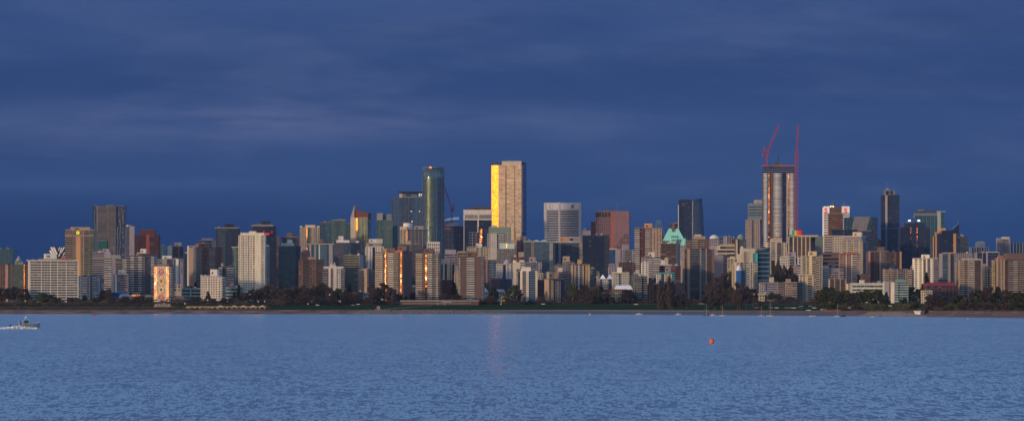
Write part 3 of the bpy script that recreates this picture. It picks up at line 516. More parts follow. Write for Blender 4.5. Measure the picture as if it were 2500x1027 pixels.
b('lower cream block joined at the foot of the tall cream tower', 'apartment_block', 1951, 1986, 671, 740, 4840, 'crm', 5.5, 'W16:2 P5/yel R10:1 P3', roof=[('slab',1951,1986,669,671,'crm')])
b('white block with tall arched windows above the dark hillside trees', 'apartment_block', 1905, 1962, 626, 655, 5030, 'wht', 6.5, 'W22:5 B12/lil P3 D4 P3 B12/wht', gk='gk', roof=[('box',1923,1943,615,626,'lil')])
b('pinkish block with pale window stacks beside the dark hillside', 'apartment_block', 1938, 1960, 648, 690, 4960, 'pnk', 5.5, 'P6 B10/wht P4')
b('tan block with white balconies behind bare shore trees', 'apartment_block', 1899, 1946, 688, 737, 4820, 'tan', 5.6, 'B14/tan W9 R24:2', gk='gk', roof=[('box',1920,1932,680,688,'tan')], ref='tan white-balcony block')
b('grey low wing between tan block and tall cream tower', 'apartment_block', 1945, 1960, 691, 737, 4830, 'gry', 5.5, 'B15/gry', gk='gk')
b('bank tower with copper glass centre and white corners bearing red emblems', 'office_tower', 2011, 2074, 505, 600, 6120, 'pnt', 5.8, 'R13:1 D33/gr R17:1', gk='gr', clut=False, rot=1)
SC = LB[0]
b('beige block of small windows under the dark flat slab', 'office_building', 2012, 2062, 575, 622, 5560, 'crm', 5.8, 'R19/g W27:7', gk='gd', clut=False)
b('dark flat-topped office slab across the bank tower base', 'office_building', 2032, 2093, 560, 590, 5620, 'nvy', 16, 'D61/gk', gk='gk', clut=False)
b('leaning glass office with a broad slanted lilac panel', 'office_building', 2064, 2143, 530, 610, 6060, 'nvy', 5, 'D79/gd', gk='gd', clut=False)
SL = LB[0]
b('dark low glass block between the leaning office and the tall navy tower', 'office_building', 2138, 2160, 583, 625, 6150, 'nvy', 5, 'D22/gd', gk='gd')
b('cream stepped tower with many small balconies and blue right side', 'apartment_tower', 2058, 2123, 588, 690, 5160, 'crm', 5.1, 'B8/wht P3 B8/lil W6 B10/wht P3 W6', side='R18:B9/bls B9/lil', rot=15, gk='gd', roof=[('fbox',2060,2103,577,588,'lil'),('slab',2060,2103,575.5,577,'wht'),('box',2079,2100,566,577,'crm')], clut=False)
b('dark office of brown horizontal bands below the bank tower', 'office_building', 2009, 2051, 617, 665, 5060, 'brn', 9, 'R42:2', gk='gk', roof=[('fbox',2010,2050,616,622,'nvy')], clut=False)
b('pinkish tan apartment tower with cream window columns', 'apartment_tower', 2049, 2100, 620, 695, 4990, 'pnk', 5.4, 'P3 W12:2 P3/crm W10:2 P3/crm B8/wht P3 B7/wht', gk='gk', roof=[('slab',2049,2097,617,620,'rst')], ref='pinkish tan tower')
b('white stepped block with dark balcony bands', 'apartment_block', 2006, 2060, 656, 700, 4900, 'lil', 5.4, 'B14/wht P4 R22:2 P3 R10:1', gk='gk', roof=[('box',2023,2040,641,656,'lil'),('fbox',2008,2022,648,656,'crm')])
b('tan block with three tall vertical ribs behind green trees', 'apartment_block', 2023, 2066, 681, 722, 4850, 'tan', 5.4, 'P3/crm B9/brn P2/crm B10/brn P2/crm B9/brn P3', gk='gk', roof=[('box',2028,2044,670,681,'brn')])
b('low long block with turquoise glass floors and pale end wall', 'office_building', 2070, 2168, 692, 735, 4830, 'wht', 9, 'P6/lil P5/yel R30:3 R12:2 R45:4', gk='gt', wk='wg', roof=[('box',2100,2112,683,692,'wht'),('box',2143,2152,685,692,'lil'),('slab',2084,2168,690.5,692,'wht')], ref='low turquoise glass block')
b('teal balcony block with two blank cream walls at left', 'apartment_block', 2160, 2218, 688, 738, 4800, 'pgr', 6, 'P3/gk'.replace('/gk','/lil')+' P8/lil P3/brn P9/slb B10/pgr D2 B10/pgr B12/pgr', gk='gt', roof=[('box',2190,2212,682,688,'tea'),('slab',2161,2217,686.5,688,'pgr')], clut=False, ref='teal balcony block')
b('tallest navy glass tower on the right with domed crown and mast', 'office_tower', 2154, 2196, 476, 620, 6120, 'nvy', 5, 'D7/gd P5/bls D30/gd', side=None, gk='gd', clut=False)
WC = LB[0]
b('broad brown tower of recessed balconies with roof cube', 'apartment_tower', 2120, 2201, 614, 690, 5120, 'brn', 5.3, 'P5/pnk B9/drd P3 B10/brn P4/tan B9/lil P5 B12/brn W8:1 P3 B8/drd P5/org', gk='gk', roof=[('box',2144,2161,602,614,'brn'),('slab',2125,2170,612.5,614,'tan')])
b('tan block with small dark dome on its roof', 'apartment_block', 2159, 2227, 656, 700, 4920, 'tan', 5.4, 'P3 B7/crm W10 B8/tan P3 B12/lil W10:2 B10/crm', gk='gk', roof=[('dome',2176,2196,645,656,'nvy')])
b('stepped navy glass tower rising to a central point', 'glass_tower', 2199, 2271, 555, 650, 5720, 'nvy', 5, 'D24/gk K1.5 D6/gd P.5/nvy D7/gd K1.5 D31/gd', gk='gd', roof=[('fbox',2207,2260,544,555,'gd'),('hip',2215,2250,530,544,'gd',.06)], clut=False)
NT = LB[0]
b('teal glass residential tower with busy roof and pale fin', 'glass_tower', 2233, 2291, 526, 640, 6020, 'bls', 4.8, 'G58/gt', gk='gt', roof=[('fbox',2234,2290,520,526,'bls'),('box',2236,2288,514,520,'dbr'),('box',2243,2257,511,515,'gry')], clut=False)
b('slim pale fin and balcony stack at the teal tower right edge', 'glass_tower', 2291, 2305, 517, 600, 6010, 'pgr', 4.8, 'P6/pgr S8/bls', gk='gt', roof=[('slab',2290,2308,515.5,517,'pgr')], clut=False)
b('navy tower with stepped orange stone side and slanted spire', 'office_tower', 2291, 2344, 570, 640, 5620, 'nvy', 5, 'D13/gk D20/gk P6/org D9/gd', gk='gk', roof=[('fbox',2300,2330,562,570,'gk'),('wedge',2326,2342,560,570,'gk',545),('mast',2341,2342,535,560,'gry')], clut=False)
b('stepped orange stone wing beside the spired navy tower', 'office_building', 2280, 2293, 577, 620, 5640, 'org', 5, 'P3/nvy P10/org', roof=[('fbox',2284,2298,566,577,'org'),('fbox',2293,2309,557,570,'org')], clut=False)
b('dark green glass block right of the spired tower', 'glass_tower', 2342, 2363, 577, 630, 5700, 'dgr', 5, 'S21/grn', gk='gk', roof=[('box',2343,2349,571,577,'gry')])
b('white slab tower with blank windowed wall and arched balcony bays', 'apartment_tower', 2231, 2291, 631, 706, 4920, 'slb', 5.15, 'W22:2/f P1 B6/lil P4 B7/lil P5 W3 B12/lil', gk='gd', wk='wd', roof=[('slab',2231,2290,629.5,631,'wht'),('box',2251,2270,621,631,'slb')], clut=False, ref='white slab tower')
b('small white block left of the white slab tower', 'apartment_block', 2207, 2232, 670, 712, 4990, 'lil', 5.4, 'W25:3', wk='wb')
b('lilac tower with one tan stripe and blue balconies', 'apartment_tower', 2301, 2376, 618, 700, 5010, 'lil', 5.3, 'B12/bls P6/tan D8/gd W44:9', gk='gd', roof=[('slab',2309,2330,616,618,'crm')])
b('wide tan concrete tower with pale roof slab near right edge', 'apartment_tower', 2344, 2398, 634, 722, 4900, 'tan', 5.3, 'B7/crm P3 B8/tan P4 B10/wht P3/tan B14/brn P4/tan', gk='gk', roof=[('slab',2351,2396,631.5,634,'wht')], ref='wide tan concrete tower')
b('older tan block with bright windows left of the wide tan tower', 'apartment_block', 2334, 2350, 640, 720, 4930, 'tan', 5.3, 'W16:3')
b('yellowish tower with small hipped roof between two tan towers', 'apartment_tower', 2396, 2425, 652, 705, 4960, 'crm', 5.3, 'P4 P3/yel B7/crm D3 B8/tan', gk='gk', roof=[('hip',2399,2416,649,652,'rst',.5),('box',2400,2408,644,649,'lil')], clut=False)
b('slim mustard wing of the right-edge tan tower', 'apartment_block', 2423, 2437, 634, 715, 4900, 'yel', 5.3, 'B6/yel D6', gk='gk')
b('tan brick tower with reddish roof at the right edge', 'apartment_tower', 2435, 2466, 630, 715, 4890, 'tan', 5.3, 'P2 W13:2 P2 B10/brn P2', gk='gk', roof=[('hip',2436,2452,624,630,'rst',.7),('box',2452,2466,620,630,'brn')], clut=False, ref='right-edge tan brick tower')
b('brown tower with cream balcony stack cut by the right edge', 'apartment_tower', 2464, 2530, 634, 716, 4880, 'brn', 5.3, 'B8/lil B10/crm P3 B14/tan P3 B20/brn', gk='gk', roof=[('fbox',2458,2530,618,634,'brn')], ref='brown right-edge tower')
b('far white building with pointed fins on its roof', 'office_building', 2371, 2414, 603, 630, 5920, 'wht', 6, 'P2 D4 P2 D3 P3 D4 P2 D3 P3 D4 P3 D3 P2 D3 P2', gk='gd', roof=[('fbox',2385,2405,591,603,'wht'),('box',2388,2404,589,592,'slb')], clut=False)
b('dark glass block with pale frame right of the finned building', 'office_building', 2384, 2440, 616, 660, 5500, 'lil', 6, 'P2 D12/gk P2/lil D8/gk P4/lil D27/gk P2', gk='gk', roof=[('slab',2410,2438,614.5,616,'wht')])
b('far pale tower with white roof frame near right edge', 'apartment_tower', 2434, 2466, 583, 625, 5720, 'lil', 5.6, 'P2 W8:2 P2/gry R14/g P3', wk='wb', roof=[('slab',2434,2466,581.5,583,'wht'),('box',2446,2465,578,583,'wht')], clut=False)
b('far building of white vertical stripes at the right edge', 'office_building', 2465, 2530, 592, 618, 5740, 'lil', 6, 'P2/wht D2 P2/wht D2 P2/wht D2 P2/wht D2 P2/wht D2 P2/wht D3 P2/wht D2 P2/wht D2 P2/wht', gk='gd')
b('low brick block with a long crimson roof behind trees', 'apartment_block', 2262, 2336, 697, 735, 4870, 'dbr', 6, 'W60:8', roof=[('hip',2262,2336,689,697,'scr',.85)], clut=False, ref='crimson roofed block')
b('white three-storey house behind the brown shore tree', 'house', 2249, 2276, 710, 745, 4790, 'crm', 6, 'W11:2 B9/wht W7', roof=[('slab',2249,2276,708.5,710,'wht')], clut=False, ref='white three-storey house')
b('dim block of flats far behind the lawn trees right of white slab', 'apartment_block', 2288, 2312, 680, 705, 4960, 'lil', 5.4, 'R24:3')
b('narrow red brick stack right of the teal balcony block', 'apartment_block', 2216, 2228, 704, 738, 4830, 'drd', 6, 'P7 P5/wht', clut=False)
# blocks deep in the quarter, seen only in the gaps
GAPS = [
 ('brown','brn',700,733,690,4990),('grey','gry',905,918,690,4960),('dark','dgr',1005,1018,640,5100),('brown','brn',1181,1213,690,4930),
 ('tan','tan',1440,1470,700,4900),('brown','brn',1640,1670,690,4930),('tan','tan',1752,1780,690,4990),('grey','gry',1885,1905,655,5120),
 ('brown','brn',2100,2125,670,5080),('lilac','lil',2225,2236,650,5100),('grey','gry',2290,2304,640,5100),('lilac','lil',545,570,690,4930),('brown','brn',450,470,700,4960),
 ('grey','gry',1310,1330,700,4900),('tan','tan',2400,2440,700,4940),('lilac','lil',640,690,700,5000)]
for nm, c, xa, xb, yt, D in GAPS:
    near = min(REFS, key=lambda q: abs(q[0]-(xa+xb)/2))
    b('plain %s flats glimpsed low beside the %s' % (nm, near[1]), 'apartment_block', xa, xb, yt, 735, D, c, 5.4, 'W%d' % (xb-xa))
# ================================================================ landmark pieces
def text_part(name, txt, parent, loc, size, mat, depth=.25, bold=0.0, sx=1.0):
    cu = bpy.data.curves.new(name, 'FONT'); cu.body = txt; cu.size = size; cu.extrude = depth; cu.offset = bold; cu.align_x = 'CENTER'; cu.align_y = 'CENTER'
    tmp = bpy.data.objects.new('tmp', cu); COL.objects.link(tmp); bpy.context.view_layer.update()
    me = bpy.data.meshes.new_from_object(tmp.evaluated_get(bpy.context.evaluated_depsgraph_get())); bpy.data.objects.remove(tmp)
    me.materials.clear(); me.materials.append(mat)
    for v in me.vertices: v.co = (v.co.x*sx, -v.co.z, v.co.y)
    o = link(name, me, parent, loc); return o
def disc(mb, cx, cz, y, r, ri=0, n=20, th=.3):
    o = [(cx+r*cos(2*pi*i/n), cz+r*sin(2*pi*i/n)) for i in range(n)]
    if ri:
        q = [(cx+ri*cos(2*pi*i/n), cz+ri*sin(2*pi*i/n)) for i in range(n)]
        mb.rings([[(x,y,z) for x,z in q],[(x,y-th,z) for x,z in q],[(x,y-th,z) for x,z in o],[(x,y,z) for x,z in o]], cap=False)
    else: mb.rings([[(x,y,z) for x,z in o],[(x,y-th,z) for x,z in o]])
# round sign on the orange tower
root,H,Wd,dp,tox,zz,B = CLOCK; s = .52
m = MB(); disc(m, tox(190.5), zz(568), -.6, 5.6*s, n=24, th=.5); sg = build('round_sign', m, wall('blk'), root)
m = MB(); disc(m, tox(190.5), zz(568), -1.1, 4.1*s, 1.8*s, n=24, th=.2); build('ring', m, lamp_mat('sign_ring_glow', (.75,.85,.03), .55), sg)
m = MB(); disc(m, tox(190.7), zz(568.3), -1.1, 1.2*s, n=12, th=.2); build('ring_centre', m, wall('yel'), sg)
# slanted fins on the black pavilion
root,H,Wd,dp,tox,zz,B = _r
for xa, ya, xb, yb in ((122,611,128,621),(125,603,133,620),(131,603,139,620),(146,603,143,611),(151,604,147,616),(157,603,153,611),(153,612,149,617),(147,618,143,626),(158,616,154,624)):
    m = MB(); w = 1.1 if xa < 135 else .6; xa_, xb_ = tox(xa), tox(xb); za, zb = zz(ya), zz(yb)
    m.add([(xb_-w,-1,zb),(xb_+w,-1,zb),(xb_+w,0,zb),(xb_-w,0,zb),(xa_-w,-1,za),(xa_+w,-1,za),(xa_+w,0,za),(xa_-w,0,za)],[(0,3,2,1),(4,5,6,7),(0,1,5,4),(1,2,6,5),(2,3,7,6),(3,0,4,7)])
    build('slanted_fin', m, wall('pnt'), root)
# wavy strips, netting and flared corners of the hotel tower
root,H,Wd,dp,tox,zz,B = rT; s = .55
def wavy(px0, ya, yb, amp, w, ph, dx=0, key='bls', off=-.9):
    m = MB(); n = max(3, int((yb-ya)/3)); R = []
    for i in range(n+1):
        y = ya + (yb-ya)*i/n; x = tox(px0 + dx*i/n + amp*math.copysign(abs(sin(y*.16+ph))**.6, sin(y*.16+ph))); z = zz(y)
        R.append([(x-w/2,off,z),(x+w/2,off,z),(x+w/2,off+.6,z),(x-w/2,off+.6,z)])
    m.rings(R); build('wavy_strip', m, wall(key), root)
wavy(232,512,520,.8,1.0,0,-2); wavy(230.6,522,636,.8,1.2,.4,3,'bls')
wavy(297,508,545,.8,.8,0,4,'gry'); wavy(302.5,515,545,.6,.6,1,0,'gry'); wavy(294,534,625,.8,1.3,.6,-1,'bls'); wavy(287,554,625,.8,1.1,1.4,0,'bls'); wavy(279,600,625,1,1.1,2,-1,'gry')
for px, y0_, y1_ in ((299.5,555,560),(299,565,570),(300,575,582),(300,597,603),(299,619,625),(291,536,543)):
    m = MB(); m.box(tox(px), tox(px)+.9, -.8, -.3, zz(y1_), zz(y0_)); build('wavy_strip', m, wall('gry'), root)
m = MB(); m.box(tox(240), tox(262), -2.6, -2.2, zz(618), zz(587)); build('safety_netting', m, plain('netting_green', (.01,.09,.085), .9), root)
m = MB(); m.add([(tox(226.3),0,zz(501.5)),(tox(229.2),0,zz(501.5)),(tox(229.2),dp,zz(501.5)),(tox(226.3),dp,zz(501.5)),(tox(229),0,zz(640)),(tox(229.2),0,zz(640)),(tox(229.2),dp,zz(640)),(tox(229),dp,zz(640))],[(0,1,2,3),(7,6,5,4),(4,5,1,0),(5,6,2,1),(6,7,3,2),(7,4,0,3)]); build('flared_corner', m, glass('gd'), root)
m = MB(); m.add([(tox(303.8),0,zz(501.5)),(tox(306.8),0,zz(501.5)),(tox(306.8),dp,zz(501.5)),(tox(303.8),dp,zz(501.5)),(tox(303.8),0,zz(640)),(tox(304),0,zz(640)),(tox(304),dp,zz(640)),(tox(303.8),dp,zz(640))],[(0,1,2,3),(7,6,5,4),(4,5,1,0),(5,6,2,1),(6,7,3,2),(7,4,0,3)]); build('flared_corner', m, glass('gd'), root)
# painted pattern tower: generic rows of coloured lozenges and rings on the blank centre strip
root,H,Wd,dp,tox,zz,B = rM
cols = [(.42,.05,.04),(.05,.06,.22),(.75,.38,.05),(.50,.13,.22),(.75,.55,.10),(.10,.10,.16)]
pat = [plain('mural_paint_%d' % i, c, .7, var=.1) for i, c in enumerate(cols)]
mbs = [MB() for _ in cols]; rr = random.Random(5); x0_, x1_ = tox(384.5), tox(403.5); y = 652.0; k = 0
while y < 733:
    zc = zz(y+1.6)
    for j in range(6):
        cx = x0_ + (x1_-x0_)*(j+.5)/6; c = (k*2 + min(j, 5-j)*3 + (k//3)) % 6
        if (j + k) % 5 == 4 and j not in (2, 3): continue
        a, c2 = .72, 1.05 if (k+j) % 2 else .6
        mbs[c].add([(cx-a,-.7,zc),(cx,-.7,zc-c2),(cx+a,-.7,zc),(cx,-.7,zc+c2),(cx-a,-.55,zc),(cx,-.55,zc-c2),(cx+a,-.55,zc),(cx,-.55,zc+c2)],[(0,1,2,3),(7,6,5,4),(0,4,5,1),(1,5,6,2),(2,6,7,3),(3,7,4,0)])
    y += 3.4; k += 1
for i, yc in enumerate((664, 685, 707, 726)): disc(mbs[(i*2) % 6], (x0_+x1_)/2, zz(yc), -.72, 3.4, 2.1, n=14, th=.12); disc(mbs[(i*2+3) % 6], (x0_+x1_)/2, zz(yc), -.72, 1.3, n=10, th=.14)
for mb_, mt in zip(mbs, pat):
    if mb_.v: build('painted_pattern', mb_, mt, root)
# restaurant and warning lights
root,H,Wd,dp,tox,zz,B = REST
for i, px in enumerate((322.5,326,328.5,331.5,336,341)):
    m = MB(); m.box(tox(px)-.5, tox(px)+.5, -.9, -.5, zz(722 + (i%2)), zz(719.4)+.2); build('lit_window', m, lamp_mat('amber_window', (1,.32,.07), 2.2 if i in (2,3) else .9), root)
root,H,Wd,dp,tox,zz,B = RLT
for px, py, w in ((649.5,571,2.2),(655.5,571,2.4),(644,566,.9),(664,566,.9)):
    m = MB(); m.box(tox(px)-w/2, tox(px)+w/2, -2.1, -1.9, zz(py)-1.1, zz(py)+1.1); build('red_light_panel', m, lamp_mat('red_panel', (.8,.03,.02), .45), root)
# lettered office: EY on a dark panel
root,H,Wd,dp,tox,zz,B = EY
m = MB(); m.box(tox(1018), tox(1035), -1.4, -.8, zz(480), zz(470.5)); sg = build('sign_panel', m, wall('nvy'), root)
text_part('sign_letters', 'EY', sg, (tox(1026.6), -1.6, zz(476.3)), 5.4, lamp_mat('sign_white', (.9,.9,.9), .35), .15, .12)
for px, py in ((1004,515.5),(1024,515.5),(1006,540.5)):
    m = MB(); m.box(tox(px)-.5, tox(px)+.5, -.7, -.4, zz(py)-.5, zz(py)+.5); build('facade_light', m, lamp_mat('white_lamp', (.95,.97,1), 2.0), root)
# sun glint on the grey block, put in as a glowing strip
root,H,Wd,dp,tox,zz,B = GLN
m = MB(); m.box(tox(1235.6), tox(1238.4), -.6, -.4, zz(605), zz(594)); build('sun_glint_strip', m, lamp_mat('glint_glow', (1,.55,.18), .8), root)
# white top band with slots
root,H,Wd,dp,tox,zz,B = HS
m = MB(); m.box(-Wd/2-.3, Wd/2+.3, -1.0, dp, zz(537), zz(512)); bd = build('top_band', m, wall('wht'), root)
for i in range(26):
    x = tox(1135.5 + i*2.5)
    if abs(i-13) < 1: continue
    m = MB(); m.box(x-.42, x+.42, -1.15, -.95, zz(534), zz(524)); build('slot_window', m, window_mat('wd'), bd)
m = MB(); m.box(tox(1166), tox(1169), -1.2, 0, zz(553), zz(537)); build('corner_pier', m, wall('wht'), root)
# crests on the concrete bank tower
root,H,Wd,dp,tox,zz,B = CIB
m = MB(); m.box(tox(1335), tox(1413), -.7, .2, zz(511.5), zz(495.2)); build('blank_top_wall', m, wall('cnw'), root)
def shield(cx, cy, c1, c2, c3):
    x, z = tox(cx), zz(cy); m = MB()
    pts = [(-1.9,2.9),(1.9,2.9),(1.9,-1.2),(0,-3.1),(-1.9,-1.2)]; m.rings([[(x+a,-.7,z+b_) for a,b_ in pts],[(x+a,-1.0,z+b_) for a,b_ in pts]]); sh = build('crest', m, wall(c1), root)
    m = MB(); m.box(x-.2, x+1.3, -1.15, -.98, z-1.6, z+2.2); build('crest_field', m, wall(c2), sh)
    m = MB(); m.box(x-1.4, x-.3, -1.15, -.98, z-1.2, z+.2); build('crest_field', m, wall(c3), sh)
shield(1344.5, 504.5, 'gry', 'pnt', 'scr'); shield(1398, 504.5, 'nvy', 'lil', 'blu')
m = MB(); m.box(tox(1363.3), tox(1367.3), -1.3, 0, zz(600), zz(493.6)); build('centre_pier', m, wall('cnw'), root)
# red granite tower: top slots and darker stepped windows on right
root,H,Wd,dp,tox,zz,B = RG
for i in range(16):
    x = -Wd/2 + Wd*.44*(i+.5)/16; m = MB(); m.box(x-.5, x+.5, -.3, -.05, zz(529), zz(519)); build('slot_window', m, window_mat('wd'), root)
m = MB(); x = tox(1495)
for r_, py in enumerate((572,578,584,590,596,602)):
    for i in range(max(2, 8-(5-r_))):
        px = 1533 - i*4.2; m2 = MB(); m2.box(tox(px)-.8, tox(px)+.8, -.75, -.58, zz(py+3), zz(py)); build('window', m2, window_mat('wd'), root)
# copper roof hotel
root,H,Wd,dp,tox,zz,B = HOT; cop = plain('copper_green', PAL['cop'], .6, var=.08, scale=.15)
m = MB(); xa, xb = tox(1613), tox(1678); ta, tb = tox(1634), tox(1657)
m.add([(xa,-1,zz(599)),(xb,-1,zz(599)),(xb,dp,zz(599)),(xa,dp,zz(599)),(ta,dp*.42,zz(557)),(tb,dp*.42,zz(557)),(tb,dp*.58,zz(557)),(ta,dp*.58,zz(557))],[(0,3,2,1),(4,5,6,7),(0,1,5,4),(1,2,6,5),(2,3,7,6),(3,0,4,7)])
rf = build('roof', m, cop, root)
def on_roof(py): t = (599-py)/42; return -1 + t*(dp*.42+1)
for px, py in ((1640,577),(1644.5,577),(1649,577),(1653.5,577),(1640,586),(1643,586),(1646,586),(1656,586),(1660,586),(1662,586)):
    y = on_roof(py); m = MB(); x = tox(px); w = .75; z = zz(py)
    m.rings([[(x-w,y-1.6,z-1.1),(x+w,y-1.6,z-1.1),(x+w,y-1.6,z+.6),(x,y-1.6,z+1.6),(x-w,y-1.6,z+.6)],[(x-w,y+1.5,z-1.1),(x+w,y+1.5,z-1.1),(x+w,y+1.5,z+.6),(x,y+1.5,z+1.6),(x-w,y+1.5,z+.6)]]); d_ = build('dormer', m, cop, rf)
    m = MB(); m.box(x-.5, x+.5, y-1.75, y-1.6, z-1, z+.5); build('dormer_window', m, window_mat('wd'), d_)
m = MB(); m.box(tox(1641), tox(1647.5), dp*.3, dp*.42, zz(565), zz(548)); build('chimney', m, wall('brn'), root)
for px in (1653.5, 1672.5, 1613.5):
    m = MB(); x = tox(px); w = 2.2; m.rings([[(x-w,-2.4,zz(598)),(x+w,-2.4,zz(598)),(x+w,2,zz(598)),(x-w,2,zz(598))],[(x-w,-2.4,zz(591)),(x+w,-2.4,zz(591)),(x+w,2,zz(591)),(x-w,2,zz(591))],[(x-.1,-.3,zz(580)),(x+.1,-.3,zz(580)),(x+.1,.1,zz(580)),(x-.1,.1,zz(580))]])
    build('gable_turret', m, cop if px != 1653.5 else wall('brn'), root)
# navy tower: curved right half with pointed top, mullion and mast
root,H,Wd,dp,tox,zz,B = NV; m = MB(); R = []
for i in range(25):
    t = i/24; y = 500 + t*100 if i else 494; xr = 1717 + 3.5*sin(pi*min(1,t*1.1+.1)) ; z = zz(640 - (640-492)*0) if 0 else None
prof = [(640,1719),(590,1720.5),(560,1720),(530,1718.5),(505,1717),(492,1715.5)]
for y, xr in prof:
    z = zz(y); q = [(tox(1691),-.5)] + [(tox(1691)+(tox(xr)-tox(1691))*sin(a*pi/12), 2.6-3.1*1+ (dp*.5)*(1-cos(a*pi/12))) for a in range(1,7)] + [(tox(xr),dp),(tox(1691),dp)]
    R.append([(x,yy,z) for x,yy in q])
top = [(tox(1691),-.5,zz(489.5))] + [(p[0], p[1], zz(488-4.5*min(1,(p[0]-tox(1691))/(tox(1714)-tox(1691))))) for p in R[-1][1:-1]] + [(tox(1691),dp,zz(489.5))]
R.append(top); m.rings(R); build('curved_wing', m, glass('gb'), root)
m = MB()
for k in range(24):
    y = 496 + k*4.6; z = zz(y); q = [(tox(1691)+(tox(1719.5)-tox(1691))*sin(a*pi/12), -.75 + (dp*.5)*(1-cos(a*pi/12))) for a in range(0,7)]
    m.rings([[(x+.3,yy-.2,z),(x+.3,yy-.2,z+.5),(x,yy+.5,z+.5),(x,yy+.5,z)] for x,yy in q])
build('floor_edge', m, wall('bls'), root)
m = MB(); m.box(tox(1690), tox(1692), -1.6, 1, 0, zz(490)); build('corner_mullion', m, wall('lil'), root)
m = MB(); m.bar((tox(1656.8), 3, zz(600)), (tox(1656.8), 3, zz(500)), .55); m.box(tox(1656.8), tox(1659), 2.6, 3.4, zz(502), zz(500.6)); m.box(tox(1656.8), tox(1659), 2.6, 3.4, zz(528), zz(527)); build('mast', m, wall('pnt'), root)
m = MB(); m.box(tox(1663), tox(1671), -.8, -.3, zz(497.4), zz(496.6)); m.box(tox(1663), tox(1671), -.8, -.3, zz(502.4), zz(501.8)); m.box(tox(1670.4), tox(1671), -.8, -.3, zz(502.4), zz(496.6)); build('frame_outline', m, wall('lil'), root)
# set back office upper windows
root,H,Wd,dp,tox,zz,B = GT
m = MB()
for py in (504, 511, 518, 524): m.box(tox(1828), tox(1848), -.5, -.28, zz(py+2.6), zz(py)); m.box(tox(1849.5), tox(1862), -.5, -.28, zz(py+2.6), zz(py))
build('window_band', m, glass('gk'), root)
# blue ball ornament
root,H,Wd,dp,tox,zz,B = BALL; r = 3.5*.487; m = MB(); R = []
for j in range(9):
    t = -pi/2*.98 + j/8*pi*.98; R.append([(tox(1836.5)+r*cos(t)*cos(2*pi*i/16), 1.5+r*cos(t)*sin(2*pi*i/16), zz(606.5)+r*sin(t)) for i in range(16)])
m.rings(R); build('ball_ornament', m, plain('blue_enamel', (.01,.08,.5), .35), root)
m = MB(); m.bar((tox(1836.5),1.5,zz(614)), (tox(1836.5),1.5,zz(608.5)), .4); build('ball_stem', m, wall('crm'), root)
# rainbow box
root,H,Wd,dp,tox,zz,B = RNB; bands = [(.02,.22,.24),(.03,.30,.08),(.55,.42,.03),(.62,.20,.02),(.58,.05,.02),(.50,.015,.02)]; wds = [1933.5,1936.5,1939.5,1942.5,1946,1950.5,1956.5]
for i, c in enumerate(bands):
    m = MB(); m.box(tox(wds[i]), tox(wds[i+1]), 2, 14, zz(574)-.05, zz(562)); build('painted_penthouse', m, plain('rainbow_%d' % i, c, .7, var=.06), root)
m = MB(); m.box(tox(1929), tox(1950), -1.75, -1.6, zz(578), zz(575.2)); build('green_fascia', m, plain('fascia_green', (.10,.24,.09), .7), root)
# bank tower with emblems
root,H,Wd,dp,tox,zz,B = SC
for xa, xb in ((2011,2025),(2055,2074)):
    m = MB(); m.box(tox(xa), tox(xb), -1.2, 4, zz(520), zz(503.5)); build('corner_block', m, wall('pnt'), root)
m = MB(); m.box(tox(2022), tox(2057), -1.0, 2, zz(577), zz(522)); build('copper_glass_bay', m, glass('gr', (20,20,3.6)), root)
m = MB(); m.box(tox(2025), tox(2055), -.7, 2, zz(520.5), zz(505)); build('copper_top_panel', m, wall('brn'), root)
m = MB(); m.box(tox(2023), tox(2057), -1.6, 2, zz(522), zz(520.5)); build('ledge', m, wall('lil'), root)
red = lamp_mat('emblem_red', (.75,.02,.015), .35)
for px, sz in ((2016, 9.6), (2064, 9.6)): text_part('emblem', 'S', root, (tox(px), -1.45, zz(514.2)), sz, red, .1, .35, .95)
for px in (2028, 2034): 
    m = MB(); m.box(tox(px)-1.1, tox(px)+1.1, -.9, -.6, zz(505.6), zz(502.6)); build('roof_lamp', m, lamp_mat('roof_lamp_warm', (1,.78,.5), 1.6), root)
m = MB(); m.prism([(tox(2035)+2.6*cos(i*pi/5), 8+2.6*sin(i*pi/5)) for i in range(10)], zz(502), zz(495.5)); m.bar((tox(2035),8,zz(496)),(tox(2035),8,zz(490)),.3); build('rooftop_unit', m, wall('dgr'), root)
m = MB(); m.bar((tox(2061),8,zz(505)),(tox(2061),8,zz(493)),.3); build('antenna', m, wall('gry'), root)
# leaning office
root,H,Wd,dp,tox,zz,B = SL
def slab_part(name, pts, mt, y=-1.0, y1=0):
    m = MB(); m.rings([[(tox(a),y1,zz(c)) for a,c in pts],[(tox(a),y,zz(c)) for a,c in pts]]); return build(name, m, mt, root)
slab_part('slanted_panel', [(2086,529),(2124,529),(2115,562),(2079,562)], wall('lil'), -1.3)
slab_part('glass_wing', [(2068,530),(2086,530),(2079,562),(2062,562)], glass('gt'), -1.1)
slab_part('glass_wing', [(2124,530),(2132,530),(2126,562),(2115,562)], glass('gt'), -1.1)
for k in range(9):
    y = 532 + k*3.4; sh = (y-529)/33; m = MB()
    m.box(tox(2086-7*sh)+.4, tox(2124-9*sh)-.4, -1.42, -1.25, zz(y+1.3), zz(y)); build('dark_louvre', m, wall('dgr'), root)  # dark grey louvre bars across the slanted panel
m = MB(); m.box(tox(2068), tox(2128), -2, 1, zz(563.5), zz(562)); build('ledge', m, wall('lil'), root)
